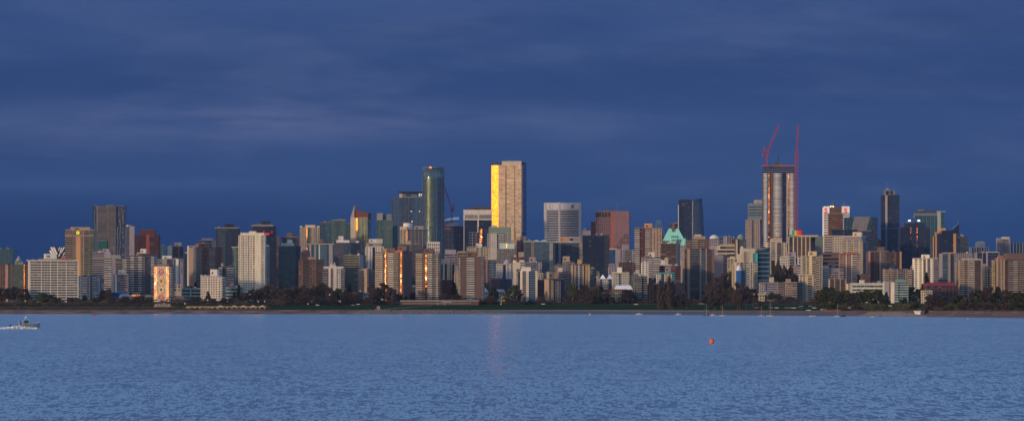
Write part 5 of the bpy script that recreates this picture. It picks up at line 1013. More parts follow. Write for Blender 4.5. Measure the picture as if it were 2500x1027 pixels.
def trunk_mesh(kind, seed):
    rr = random.Random(seed); m = MB(); m.bar((0,0,-.05),(0,0,.45),.024,.016,7); m.bar((0,0,.45),(rr.uniform(-.03,.03),0,.9),.016,.004,6)
    if kind != 'conifer':
        for i in range(9):
            a = rr.uniform(0, 2*pi); h = rr.uniform(.22,.6); r = (.15 if kind == 'poplar' else .36)*rr.uniform(.6,1); e = (r*cos(a), r*sin(a), h+rr.uniform(.15,.34)); m.bar((0,0,h), e, .010, .003, 5)
            a2 = a + rr.uniform(-.8,.8); m.bar(e, (e[0]+.1*cos(a2), e[1]+.1*sin(a2), e[2]+.08), .004, .0015, 4)
    return m.mesh('trunk', BARK)
PROTO = {k: [(crown_mesh(k, i*7+j, n), trunk_mesh(k, i*5+j)) for i in range(3)] for j, (k, n) in enumerate((('bare',5600),('green',3600),('conifer',3200),('poplar',3200),('willow',3000)))}
TW = {'bare': ('leafless brown tree', 'leafless tree'), 'green': ('dark green round tree', 'leafy tree'), 'conifer': ('dark pointed conifer', 'conifer'), 'poplar': ('tall narrow reddish brown poplar', 'poplar tree'), 'willow': ('pale yellowish green tree', 'leafy tree')}
TREES = []
def tree(px, ytop, wpx, kind='bare', D=None, ybase=None):
    if D is None: D = 4760
    s = D/F; X = (px-CX)*s; g = ground(X, D); zt = CH + (YH-ytop)*s; h = zt - g; TREES.append((px, ytop, wpx, kind, D, X, g, h, wpx*s))
# (column, crown top row, width px, kind, distance)
T = [(-15,700,40,'bare'),(8,702,44,'bare'),(34,698,40,'bare'),(58,704,36,'bare'),(72,722,20,'green'),(100,714,44,'willow',4742),(124,716,36,'green',4744),(140,726,24,'bare',4740),(172,726,22,'bare',4742),
 (188,726,22,'green',4745),(206,720,26,'conifer',4746),(222,728,22,'green',4745),(236,722,20,'bare',4750),(250,708,26,'conifer'),(262,704,24,'bare'),(272,724,24,'bare',4742),(290,728,22,'bare',4740),(306,722,26,'bare',4740),(318,730,22,'bare',4738),(338,720,30,'bare',4740),(350,729,24,'bare',4738),(364,724,24,'bare',4740),
 (432,738,26,'bare',4720),(446,742,18,'green',4715),(478,722,40,'green',4745),(466,733,24,'green',4730),(508,712,18,'conifer',4745),(520,726,26,'bare',4735),(500,734,22,'green',4728),(548,727,26,'green',4738),(566,724,22,'bare',4742),
 (583,696,20,'conifer',4770),(572,712,14,'conifer',4760),(600,712,36,'bare',4755),(622,704,38,'bare',4760),(640,700,36,'bare',4765),(616,733,26,'green',4728),(655,694,40,'bare',4765),(637,728,24,'bare',4735),
 (674,700,40,'bare',4755),(694,703,40,'bare',4750),(712,698,44,'bare'),(734,696,42,'green',4765),(752,700,40,'bare',4750),(772,694,40,'bare',4770),(790,690,40,'bare',4770),(808,706,36,'bare',4745),(824,703,28,'green',4760),(842,708,38,'bare',4750),(700,722,34,'bare',4728),(738,722,36,'bare',4728),(776,720,36,'bare',4728),(812,722,36,'bare',4728),
 (862,714,32,'bare',4748),(852,694,22,'conifer',4850),(902,722,30,'bare',4740),(918,700,40,'bare',4755),(938,690,42,'bare',4760),(956,702,36,'bare',4748),(976,716,26,'green',4755),(990,724,22,'conifer',4765),(906,694,24,'bare',4840),
 (1010,712,26,'bare',4830),(1090,722,26,'bare',4790),(1108,690,26,'conifer',4860),(1112,716,34,'bare',4775),(1084,716,30,'bare',4780),(1142,734,30,'green',4750),
 (1186,730,26,'conifer',4750),(1206,703,38,'conifer',4765),(1198,722,34,'bare',4745),(1254,695,34,'willow',4770),(1266,704,26,'green',4760),(1236,714,26,'willow',4745),(1292,733,22,'conifer',4745),(1246,738,20,'bare',4735),(1278,736,20,'bare',4738),
 (1322,722,26,'bare',4770),(1338,736,18,'green',4745),(1384,722,24,'bare',4760),(1396,690,24,'willow',4790),(1410,710,24,'bare',4765),(1426,694,34,'bare',4760),(1446,700,36,'bare',4755),(1462,696,30,'green',4752),(1478,712,28,'bare',4740),(1436,722,30,'bare',4740),(1492,724,20,'bare',4740),(1464,722,28,'conifer',4738),
 (1532,706,34,'bare',4745),(1545,716,24,'green',4748),(1516,724,22,'bare',4742),(1598,732,18,'green',4745),
 (1612,686,18,'poplar',4300),(1624,692,16,'poplar',4310),(1634,678,18,'poplar',4290),(1642,690,16,'poplar',4300),(1660,716,42,'bare',4300),(1676,728,34,'bare',4350),(1696,734,26,'bare',4650),(1718,732,24,'conifer',4700),
 (1746,698,40,'bare',4300),(1760,706,40,'bare',4280),(1742,722,36,'bare',4250),(1732,686,30,'bare',4780),(1780,716,26,'bare',4700),(1724,716,24,'green',4740),
 (1806,688,34,'bare',4200),(1822,698,36,'bare',4220),(1800,710,36,'bare',4200),(1838,704,30,'bare',4400),(1786,700,22,'green',4780),
 (1854,735,12,'poplar',4250),(1870,738,18,'conifer',4760),(1880,712,28,'green',4790),(1898,716,26,'green',4785),(1912,732,40,'bare',4600),(1926,722,30,'bare',4780),
 (1905,636,34,'bare',4980),(1922,648,40,'bare',4970),(1896,660,34,'bare',4960),(1938,666,34,'bare',4960),(1912,672,40,'bare',4940),(1930,678,30,'bare',4930),(1890,640,24,'green',4990),
 (1768,664,36,'bare',4960),(1784,662,20,'green',4930),(1756,676,34,'bare',4950),(1762,692,34,'bare',4900),
 (2006,706,40,'green',4200),(2024,700,44,'green',4150),(2046,710,42,'green',4120),(2066,708,36,'green',4150),(2086,712,34,'bare',4150),(2102,710,36,'green',4100),(2120,704,38,'green',4100),(2142,706,40,'green',4100),(2012,738,26,'willow',3900),(2034,740,26,'green',3880),(1990,728,30,'bare',4300),
 (2164,714,22,'conifer',4400),(2158,724,28,'green',4200),(2138,741,24,'willow',3560),(2160,741,24,'willow',3540),(2092,742,34,'bare',3750),(2062,748,26,'bare',3750),(2240,706,34,'conifer',4800),(2226,700,30,'green',4820),(2206,726,26,'green',4400),(2232,738,34,'green',3700),(2262,754,12,'conifer',3350),
 (2096,672,18,'conifer',4920),(2256,692,28,'bare',4900),(2262,668,24,'conifer',4895),(2278,716,44,'bare',3800),(2300,724,34,'bare',3700),(2268,740,30,'bare',3600),(2322,742,34,'willow',3450),(2342,718,40,'green',3800),(2366,722,40,'bare',3700),(2386,706,48,'green',3900),(2412,700,46,'bare',3900),(2436,702,40,'conifer',3950),(2456,706,40,'bare',3900),(2478,712,46,'green',3700),(2504,704,50,'green',3700),(2350,738,34,'bare',3500),(2378,738,40,'green',3450),(2404,736,40,'bare',3450),(2432,738,40,'green',3400),(2460,738,42,'bare',3350),(2488,740,40,'green',3300),(2310,748,24,'green',3450),
 (466,700,26,'conifer',4940),(452,704,26,'bare',4930),(478,690,20,'conifer',4950),(1120,730,26,'bare',4760),(664,690,26,'bare',4800)]
for t in T: tree(*t)
seen = {}
lab = []
for t in TREES:
    near = min(REFS, key=lambda q: abs(q[0]-t[0])); lab.append((TW[t[3]][0], near[1], abs(t[4]-4760) < 45))
from collections import Counter
groups = {}
for i, t in enumerate(TREES): groups.setdefault((lab[i][0], lab[i][1]), []).append(i)
ORD = ['leftmost','second','third','fourth','fifth','sixth','seventh','eighth']
for (look, refn), idx in groups.items():
    idx.sort(key=lambda i: TREES[i][0])
    for r_, i in enumerate(idx):
        px, yt_, wp, kind, D, X, g, h, w = TREES[i]
        pos = 'behind' if D > 5000 else ('below' if D < 4880 else 'beside')
        if len(idx) == 1: L = '%s %s the %s' % (look, pos, refn)
        elif len(idx) == 2: L = '%s %s the %s, the %s of two' % (look, pos, refn, ('left','right')[r_])
        else: L = '%s %s the %s, %s from left' % (look, pos, refn, ('first',)+tuple(ORD[1:]) and (['first']+ORD[1:])[r_])
        k = random.randrange(3); cm, tm = PROTO[kind][k]
        nm = {'bare':'bare_tree','green':'leafy_tree','conifer':'conifer_tree','poplar':'poplar_tree','willow':'pale_green_tree'}[kind]
        root = thing(nm, L, TW[kind][1], (X, D, g), random.uniform(0, 6.28), 'trees along the shore')
        base = .34 if kind == 'poplar' else (.5 if kind == 'conifer' else .5)
        sx = w*1.05/(2*(.34 if kind == 'poplar' else .46))
        for nme, me, ss in (('crown', cm, sx), ('trunk', tm, sx)):
            o = link(nme, me, root); o.scale = (ss, ss, h)
# hedge masses under the trees
def hedge(xa, xb, D, y0, hmin, hmax, key, seed, name='shrubs'):
    rr = random.Random(seed); m = MB(); s = D(xa)/F if callable(D) else D/F
    for i in range(int((xb-xa)*26)):
        px = rr.uniform(xa, xb); Dd = (D(px) if callable(D) else D) + rr.uniform(-8, 8); X = (px-CX)*Dd/F; g = ground(X, Dd); hh = hmin + (hmax-hmin)*(.5+.5*sin(px*.13+seed)*sin(px*.047)); z = g + rr.random()**.7*hh
        w = rr.uniform(.25,.6); a = rr.uniform(0,pi); b_ = rr.uniform(-.6,.6)
        m.add([(X-w*cos(a),Dd-w*sin(a),z-w*.6),(X+w*cos(a),Dd+w*sin(a),z-w*.6+b_),(X+w*cos(a),Dd+w*sin(a),z+w*.6),(X-w*cos(a),Dd-w*sin(a),z+w*.6+b_)],[(0,1,2,3)])
    o = build(name, m, LM[key]); o['kind'] = 'stuff'; tag(o, {'bare':'low brown undergrowth at the foot of the buildings','green':'dark green hedges along the beach edge'}[key] + (' at left' if xb < 700 else ' at centre' if xb < 1700 else ' at right'), 'shrubs')
hedge(-60, 660, 4662, 0, .8, 2.0, 'bare', 9); hedge(-60, 700, 4700, 0, 1.5, 4.5, 'green', 1); hedge(-60, 700, 4745, 0, 2, 7, 'bare', 2)
hedge(660, 1680, 4755, 0, 1.5, 6.5, 'bare', 3)
hedge(1680, 2000, 4740, 0, 1, 5, 'bare', 4)
hedge(1990, 2540, lambda px: 4300 - (px-1990)*1.6, 0, 1, 6, 'green', 5)
hedge(2060, 2540, lambda px: interp(SHORE, px) + .36*(4780-interp(SHORE, px)), 0, .6, 2.6, 'bare', 6)

# ================================================================ shore buildings
s = .47
def shore_house(name, label, xa, xb, yt, yb, D, col, roof=None):
    X = ((xa+xb)/2-CX)*D/F; g = ground(X, D); s = D/F; zt = CH+(YH-yt)*s-g; w = (xb-xa)*s/2
    root = thing(name, label, 'building', (X, D, g)); m = MB(); m.box(-w, w, 0, 8, -1, zt); build('wall', m, wall(col), root)
    if roof: m = MB(); m.box(-w-.6, w+.6, -.8, 9, zt, zt+.5); build('roof', m, wall(roof), root)
    return root, w, zt, s
# arcade of the bathhouse: bays with arched openings
root, w, zt, s = shore_house('bathhouse', 'long cream bathhouse with a row of arches on the beach', 455, 648, 748.5, 757, 4655, 'crm', 'yel')
bays = [(512,0),(524,0),(538,1),(549,0),(560,0),(572,1),(583,0),(594,2),(606,0),(618,1),(629,0),(640,2),(468,1),(482,0),(495,1)]
for px, k in bays:
    x = (px-551.5)*s; r = 1.5 if k == 0 else 2.0; hh = zt*.42; P = [(x-r, .2)] + [(x-r*cos(pi*i/8), hh+r*.8*sin(pi*i/8)) for i in range(9)] + [(x+r, .2)]
    m = MB(); m.rings([[(a,-.14,c) for a,c in P],[(a,-.05,c) for a,c in P]]); build('arch_opening', m, window_mat('wd') if k != 1 else wall('brn'), root)
for px in (538,572,594,618,640):
    m = MB(); x = (px-551.5)*s; m.rings([[(x-2.8,-.3,zt),(x+2.8,-.3,zt),(x+1.6,-.3,zt+1.5),(x-1.6,-.3,zt+1.5)],[(x-2.8,3,zt),(x+2.8,3,zt),(x+1.6,3,zt+1.5),(x-1.6,3,zt+1.5)]]); build('curved_gable', m, wall('crm'), root)
root, w, zt, s = shore_house('beach_pavilion', 'beach pavilion with white columns below the painted tower', 378, 416, 742, 752, 4690, 'dbr', 'tan')
for i in range(11):
    m = MB(); x = -w*.95 + 2*w*.95*i/10; m.bar((x,-.6,.2*zt),(x,-.6,zt),.28); build('column', m, wall('slb'), root)
m = MB(); m.box(-w-1.5, w+4, -1.2, .5, 0, zt*.28); build('terrace_wall', m, wall('tan'), root)
root, w, zt, s = shore_house('low_building', 'long low white-roofed pavilion between the twin brown towers and lawn', 978, 1168, 734, 742, 4735, 'dbr', 'wht')
m = MB(); m.box(-w+3, w-8, -1.4, 0, zt*.3, zt*.45); build('balustrade', m, wall('gry'), root)
m = MB(); x = (1089-1073)*s; m.rings([[(x-6,-1.6,zt-2),(x+8,-1.6,zt-2),(x+1,-1.6,zt+1.2)],[(x-6,4,zt-2),(x+8,4,zt-2),(x+1,4,zt+1.2)]]); build('gable', m, wall('lil'), root)
for px in (1069, 1086):
    m = MB(); m.bar(((px-1073)*s,-1.2,0),((px-1073)*s,-1.2,zt-1.5),.3); build('post', m, wall('wht'), root)
root, w, zt, s = shore_house('kiosk', 'small bright white hut on the sand at right', 2235, 2247, 759.5, 764, 3330, 'pnt', 'pnt')
root, w, zt, s = shore_house('boat_shed', 'low rusty brown shed on the beach behind the moored sailboat', 2013, 2052, 756.5, 764, 3850, 'rst', 'brn')
root, w, zt, s = shore_house('low_building', 'low cream kiosk beneath the cream balcony flats', 1700, 1730, 741, 746, 4730, 'crm', 'wht')
root, w, zt, s = shore_house('life_guard_hut', 'small pale stone base of the monument on the lawn edge', 915, 933, 754.5, 757, 4600, 'tan')
# stone figure of stacked slabs (inukshuk-like marker)
X, Y, Z = W3(924, 755, 4598); root = thing('stone_marker', 'tan marker of stacked stones on the lawn point', 'monument', (X, Y, Z)); 
for nm, x, z0, z1, wd in (('stone_leg',-1.0,0,2.0,.55),('stone_leg',1.0,0,2.0,.55),('stone_slab',0,2.0,2.6,1.8),('stone_arm',0,2.6,3.1,2.3),('stone_head',0,3.1,4.2,.6)):
    m = MB(); m.prism([(x-wd,-.5),(x+wd,-.6),(x+wd*.9,.5),(x-wd*.95,.55)], z0, z1); build(nm, m, wall('tan'), root)
# ================================================================ park lamps
LAMPS = [(451,751,.9,'white lamp glowing on the beach path below white block'),(631,737,.3,'lamp left of two above the bathhouse end'),(646,736,.3,'lamp right of two above the bathhouse end'),(752,748,.15,'small lamp on the lawn near the brown brick block'),(1806,747,.35,'warm lamp on the lawn by the big bare trees'),(1223,744,.1,'lamp on the lawn before the yellow house'),(507,733,.2,'lamp among trees at the white eight-storey block'),(62,735,.3,'lamp under trees beside the cream slab')]
for px, py, st, L in LAMPS:
    X, Y, Z = W3(px, py, 4700); g = ground(X, Y); h = max(2.5, Z-g); root = thing('park_lamp', L, 'lamp', (X, Y, g), 0, 'park lamps'); m = MB(); m.bar((0,0,0),(0,0,h),.12,.08); build('pole', m, wall('dgr'), root)
    m = MB(); m.prism([(.55*cos(i*pi/4), .55*sin(i*pi/4)) for i in range(8)], h, h+1.0); build('lantern', m, lamp_mat('lantern_warm', (1,.75,.45), 2.4) if st > .34 else lamp_mat('lantern_dim', (1,.5,.3), .25), root)
# ================================================================ cars
def car_meshes():
    b_ = MB(); P = [(-2.2,.35),(-2.2,.85),(-1.9,.95),(2.1,.95),(2.25,.7),(2.25,.35)]; b_.rings([[(x,-.85,z) for x,z in P],[(x,.85,z) for x,z in P]])
    c = MB(); P = [(-1.7,.95),(-1.2,1.45),(.6,1.45),(1.3,.95)]; c.rings([[(x,-.78,z) for x,z in P],[(x,.78,z) for x,z in P]])
    w = MB(); w.rings([[(.33*cos(i*pi/5), -.1, .33+.33*sin(i*pi/5)) for i in range(10)],[(.33*cos(i*pi/5), .1, .33+.33*sin(i*pi/5)) for i in range(10)]])
    return b_, c, w
cb, cc, cwh = car_meshes(); paints = {'white': (.7,.7,.7), 'silver': (.35,.36,.38), 'dark': (.03,.03,.04), 'blue': (.04,.09,.25), 'red': (.35,.03,.03)}
cbm = {k: cb.mesh('body', plain('car_paint_'+k, v, .3, .3 if k == 'silver' else 0)) for k, v in paints.items()}; ccm = cc.mesh('cabin', window_mat('wd')); wm_ = cwh.mesh('wheel', wall('blk'))
CARS = [(1822,749,'dark'),(1835,750,'blue'),(1846,750,'silver'),(1864,750.5,'dark'),(1882,750.5,'white'),(1896,751,'white'),(1910,751,'dark'),(1920,751,'silver'),(1928,751,'silver'),(1938,751,'white'),(1950,751,'dark'),(1958,751,'blue'),(1970,751,'dark'),(1988,751,'white'),(1930,735,'white'),(1937,736,'white'),(1956,747,'silver'),(1978,747,'silver'),(2062,745,'blue'),(2070,744,'silver'),(2104,747,'silver'),(1553,742,'white'),(1326,741,'white'),(680,744,'white'),(775,743,'white'),(862,743,'silver'),(874,742,'white'),(866,739,'red'),(1079,741,'white'),(1974,757,'white'),(2008,755,'white'),(2013,755,'silver'),(2075,751,'white'),(2172,746,'white'),(170,740,'silver')]
cc_n = Counter(c[2] for c in CARS)
for i, (px, py, c) in enumerate(CARS):
    D = 4780
    for q in range(60):
        D = 4780 - q*20; X = (px-CX)*D/F
        if YH - (ground(X, D) - CH)*F/D >= py + 1.2: break
    near = min(REFS, key=lambda q: abs(q[0]-px))
    X = (px-CX)*D/F; root = thing('parked_car', '%s car parked below the %s, %s in its line' % (c, near[1], 'near column %s' % 'start' if 0 else ('left' if i % 2 else 'right')), 'car', (X, D, ground(X, D)+.05), random.choice((0, pi)), 'cars parked along the shore')
    lab_ = '%s car parked on the shore road below the %s' % (c, near[1]); root['label'] = lab_
    link('body', cbm[c], root); link('cabin', ccm, root)
    for wx in (-1.4, 1.4):
        for wy in (-.8, .8): link('wheel', wm_, root, (wx, wy, 0))
# label clashes among cars: number them along the row by side
dd = {}
for o in COL.objects:
    if o.name.startswith('parked_car'): dd.setdefault(o['label'], []).append(o)
for L, os_ in dd.items():
    if len(os_) > 1:
        os_.sort(key=lambda o: o.location.x)
        for r_, o in enumerate(os_): o['label'] = L + ', ' + (('left', 'right')[r_] + ' of two' if len(os_) == 2 else ORD[r_] + ' from left' if r_ else 'leftmost')

# ================================================================ boats
HW = plain('boat_white', (.50,.50,.49), .4, var=.06)
def hull(m, L, Bm, fb, n=11, sheer=.35):
    R = []
    for i in range(n):
        t = i/(n-1); x = -L/2 + L*t; wd = Bm/2*(1 - max(0, (t-.45)/.55)**2.2)*(.86+.14*min(1, t*5)) + .02; zt = fb*(1 + sheer*t*t); kz = -.35*(1-t**3)
        R.append([(x,-wd,zt),(x,-wd*.86,.05),(x,-wd*.4,kz),(x,wd*.4,kz),(x,wd*.86,.05),(x,wd,zt)])
    m.rings(R)
def boat_motor(label, px, py, L, fly=False, canvas=None, D=None, face=1, colr=None):
    D = D or CH*F/(py-YH); X, Y, _ = W3(px, py, D); root = thing('motor_boat', label, 'boat', (X, Y, 0), 0 if face > 0 else pi, 'boats moored off the beach')
    m = MB(); hull(m, L, L*.32, L*.11); build('hull', m, colr or HW, root)
    m = MB(); a, c_ = -L*.22, L*.18; z = L*.11; P = [(a,z),(a+.2,z+L*.13),(c_-L*.08,z+L*.13),(c_,z)]; m.rings([[(x,-L*.11,q) for x,q in P],[(x,L*.11,q) for x,q in P]]); cab = build('cabin', m, (colr if colr is RD else HW) if not canvas else plain('canvas_'+canvas, {'blue':(.02,.05,.25)}[canvas], .8), root)
    m = MB(); m.box(a+.3, c_-L*.1, -L*.115, L*.115, z+L*.055, z+L*.10); build('window', m, window_mat('wd'), cab)
    if fly: m = MB(); m.box(a+.3, a+L*.22, -L*.09, L*.09, z+L*.14, z+L*.2); build('flybridge', m, HW, cab)
    return root
def boat_sail(label, px, py, ytop, L, D=None, key=None):
    D = D or CH*F/(py-YH); X, Y, _ = W3(px, py, D); root = thing('sailing_boat', label, 'sailboat', (X, Y, 0), 0, 'boats moored off the beach'); h = CH + (YH-ytop)*D/F
    m = MB(); hull(m, L, L*.28, L*.10, sheer=.2); build('hull', m, key or HW, root)
    m = MB(); m.box(-L*.15, L*.15, -L*.09, L*.09, L*.10, L*.16); build('coachroof', m, HW, root)
    m = MB(); m.bar((L*.06,0,.5),(L*.06,0,h),.09,.05,6); build('mast', m, plain('spar_grey', (.4,.4,.4), .4), root)
    m = MB(); m.bar((L*.06,0,L*.24),(-L*.36,0,L*.24),.16,.12,6); build('boom', m, plain('canvas_blue', (.02,.05,.25), .8), root)
    m = MB(); m.bar((L*.06,0,h*.97),(L*.48,0,L*.13),.02,n=3); m.bar((L*.06,0,h*.97),(-L*.48,0,L*.12),.02,n=3); build('rigging', m, plain('spar_grey', (.4,.4,.4), .4), root)
DK = plain('hull_navy', (.015,.02,.06), .35, var=.05); RD = plain('hull_red', (.42,.04,.02), .5, var=.05)
boat_motor('low white motorboat moored off the seawall below the olive grey tower', 1560, 768, 7.2, D=4070)
boat_motor('white cabin cruiser with flybridge moored off the bare poplars', 1656, 769, 6.2, fly=True, D=3980)
boat_sail('dark hulled sailboat, first of the moored group at centre right', 1724, 770, 742, 6, key=DK)
boat_motor('cream motor cruiser beside the dark hulled sailboat', 1740, 770, 5.8, fly=True)
boat_sail('white sailboat right of the cream motor cruiser', 1763, 770.8, 744, 5.6)
boat_sail('small white sailboat left of the pair below the cream villa', 1858, 771, 746, 4.6)
boat_sail('white sailboat with blue boom below the cream villa, right of the pair', 1880, 771.4, 736, 5.8)
boat_motor('white motorboat with blue canvas top below the tall cream apartment tower', 1984, 771.6, 5.6, canvas='blue')
boat_sail('white sailboat with tall mast before the rusty beach shed', 2044, 772.4, 741, 5.4)
boat_motor('dark blue motorboat touching the tall masted sailboat', 2057, 772.4, 4.6, colr=DK, canvas='blue')
boat_motor('tiny white boat at the end of the right boulder breakwater', 2131, 774, 3.2)
boat_motor('orange red dinghy lying off the beach at left', 230, 769.6, 4.8, colr=RD, D=3690)
for o in [COL.objects[-4]]: pass
X, Y, _ = W3(1443, 768.2, 4000); root = thing('mooring_float', 'small red float with a white cone off the seawall', 'buoy', (X, Y, 0)); m = MB(); m.box(-.2,1.9,-.7,.7,-.2,.9); build('float', m, RD, root); m = MB(); m.rings([[(-1.1+r*cos(i*pi/4), r*sin(i*pi/4), z) for i in range(8)] for r, z in ((.7,-.2),(.55,.6),(.12,1.7))]); build('cone', m, HW, root)
X, Y, _ = W3(2363, 778, CH*F/28.2); root = thing('mooring_buoy', 'tiny white mooring ball near the right beach', 'buoy', (X, Y, 0)); m = MB(); m.rings([[(.35*cos(t)*cos(i*pi/4), .35*cos(t)*sin(i*pi/4), .2+.35*sin(t)) for i in range(8)] for t in (-1.4,-.7,0,.7,1.4)]); build('ball', m, HW, root)

# channel buoy
D = CH*F/(838-YH); X, Y, _ = W3(1737, 838, D); s = D/F; OR = plain('buoy_orange', (.62,.075,.015), .45, var=.12, scale=2.0)
root = thing('channel_buoy', 'orange can buoy floating alone in the near water', 'buoy', (X, Y, -.1)); root.rotation_euler = (0, radians(3), radians(10)); r = 5.6*s
m = MB(); m.rings([[(q*r*cos(i*pi/10), q*r*sin(i*pi/10), z) for i in range(20)] for q, z in ((.55,-.25),(1,-.05),(1.02,.06),(.97,.14),(.93,.45),(.95,.88),(1,.94),(1,1.03),(.9,1.05))]); o = build('float_body', m, OR, root)
m = MB(); m.rings([[(q*r*cos(i*pi/10), q*r*sin(i*pi/10), z) for i in range(20)] for q, z in ((1.06,-.05),(1.1,.0),(1.1,.08),(1.0,.11))]); build('rubber_collar', m, wall('dbr'), root)
m = MB(); m.box(-r*.42, r*.42, -r*1.0, -r*.90, .40, .80); build('reflective_panel', m, plain('panel_orange', (.85,.24,.06), .4), root)
for i in (-1, 1): m = MB(); m.bar((i*r*.5,0,1.03),(i*r*.45,0,1.16),.03); m.bar((i*r*.45,0,1.16),(0,0,1.18),.025); build('lifting_eye', m, wall('dgr'), root)

# ================================================================ working boat at left with its wake
D = CH*F/(802.5-YH); s = D/F; X, Y, _ = W3(63, 802.5, D)
boat = thing('patrol_boat', 'grey aluminium work boat speeding right with wheelhouse and outboards', 'boat', (X, Y, .35)); boat.rotation_euler = (0, radians(-2.2), radians(6))
AL = plain('hull_aluminium', (.30,.31,.32), .4, .4, var=.15); L = 9.6
m = MB(); R = []
for i in range(15):
    t = i/14; x = -L/2 + L*t; wd = 1.45*(1 - max(0, (t-.5)/.5)**2.3)*(.92+.08*min(1,t*5)) + .03; zt = .78 + .55*t**2.4; kz = -.3 + .55*max(0,(t-.75)/.25)**2
    R.append([(x,-wd,zt),(x,-wd*1.0,zt-.18),(x,-wd*.88,.12),(x,-wd*.2,kz),(x,wd*.2,kz),(x,wd*.88,.12),(x,wd,zt-.18),(x,wd,zt)])
m.rings(R); hl = build('hull', m, AL, boat)
m = MB()
for r_ in (R,):
    for a_, c_ in zip(r_[:-1], r_[1:]): m.bar((a_[0][0],a_[0][1],a_[0][2]+.03),(c_[0][0],c_[0][1],c_[0][2]+.03),.06,n=5); m.bar((a_[7][0],a_[7][1],a_[7][2]+.03),(c_[7][0],c_[7][1],c_[7][2]+.03),.06,n=5)
build('rub_rail', m, wall('dgr'), hl)
P = [(-.55,.8),(-.45,2.7),(1.05,2.75),(.95,1.95),(1.5,1.0)]; m = MB(); m.rings([[(x,-.95,z) for x,z in P],[(x,.95,z) for x,z in P]]); wh = build('wheelhouse', m, plain('boat_green', (.05,.26,.20), .5), boat)
m = MB(); m.box(-.7,1.3,-1.05,1.05,2.7,2.82); build('roof', m, HW, wh)
for a_, c_ in ((-.35,.15),(.25,.85)):
    m = MB(); m.box(a_, c_, -.99, -.93, 1.75, 2.5); build('window', m, window_mat('wd'), wh); m = MB(); m.box(a_, c_, .93, .99, 1.75, 2.5); build('window', m, window_mat('wd'), wh)
m = MB(); m.box(-.35,.2,-.985,-.94,.85,1.7); build('door', m, RD, wh)
m = MB(); m.bar((-.1,0,2.82),(-.1,0,4.0),.05); m.bar((-.6,-.5,3.5),(.5,.5,3.5),.04); build('mast', m, HW, boat)
m = MB(); m.prism([(-.1+.38*cos(i*pi/5), .38*sin(i*pi/5)) for i in range(10)], 3.2, 3.42); build('radar', m, HW, boat)
m = MB(); m.add([(-.1,0,3.9),(.5,.02,3.85),(.5,.02,3.55),(-.1,0,3.6)],[(0,1,2,3)]); build('flag', m, wall('pnt'), boat)
for sx in (-2.3,-1.1): m = MB(); m.bar((sx,-1.0,.8),(sx,-1.0,2.6),.05); m.bar((sx,1.0,.8),(sx,1.0,2.6),.05); m.bar((sx,-1.0,2.6),(sx,1.0,2.6),.05); build('goal_post', m, HW, boat)
m = MB(); m.box(-2.4,-1.0,-.45,.45,.6,1.15); build('equipment_box', m, wall('slb'), boat)
for sy in (-.5, .5):
    m = MB(); m.box(-5.35,-4.85,sy-.2,sy+.2,.55,1.35); m.box(-5.25,-5.0,sy-.1,sy+.1,-.4,.55); build('outboard_motor', m, wall('blk'), boat)
m = MB()
for i in range(6):
    x = 2.4 + i*.42; m.bar((x,-1.15+.18*i,.95+.07*i),(x,-1.1+.18*i,1.6+.07*i),.025)
m.bar((2.4,-1.1,1.6),(4.6,-.15,1.98),.03); build('bow_rail', m, HW, boat)
def figure(parent, x, y, z, col):
    """small standing crew figure: one continuous body of stacked rings, legs and arms"""
    m = MB(); ring = lambda cx, cy, cz, a, b2: [(cx+a*cos(i*pi/4), cy+b2*sin(i*pi/4), cz) for i in range(8)]
    m.rings([ring(0,0,q,a,b2) for q, a, b2 in ((.0,.13,.12),(.45,.14,.14),(.85,.17,.19),(1.0,.14,.17),(1.35,.16,.22),(1.45,.10,.14),(1.5,.06,.06),(1.56,.08,.08),(1.66,.10,.09),(1.76,.07,.07))])
    m.bar((.0,.2,1.38),(.12,.26,1.08),.06,.05); m.bar((.12,.26,1.08),(.32,.18,1.1),.045,.035); m.bar((.0,-.2,1.38),(.1,-.26,1.08),.06,.05); m.bar((.1,-.26,1.08),(.32,-.18,1.1),.045,.035)
    o = build('person', m, wall(col), None, (x, y, z)); return o
c6, s6 = cos(radians(6)), sin(radians(6))
p = figure(None, X + (-1.6*c6+.55*s6), Y + (-1.6*s6-.55*c6), 1.0, 'nvy'); tag(p, 'person in dark clothes standing on the aft deck of the work boat', 'person')
# foam thrown up by the boat: one drift of droplets and froth
rr = random.Random(8); m = MB()
for i in range(9000):
    t = rr.random()**1.3; x = X + 3.9 - t*18; sp = .5 + t*2.6; y = Y - 1.7 + rr.gauss(0, 1)*sp*.55; hh = (.55*math.exp(-((t-.35)/.22)**2) + .3)*rr.random()**1.3
    w = rr.uniform(.10,.30); a = rr.uniform(0, pi); q = rr.uniform(-.5,.5)*w
    m.add([(x-w*cos(a),y-w*sin(a),hh-w*.3),(x+w*cos(a),y+w*sin(a),hh-w*.3+q),(x+w*cos(a),y+w*sin(a),hh+w*.45),(x-w*cos(a),y-w*sin(a),hh+w*.45+q)],[(0,1,2,3)])
o = build('wake_foam', m, plain('sea_foam', (.82,.84,.86), .7, var=.05)); o['kind'] = 'stuff'; tag(o, 'white foam wake trailing behind the grey work boat', 'wake')
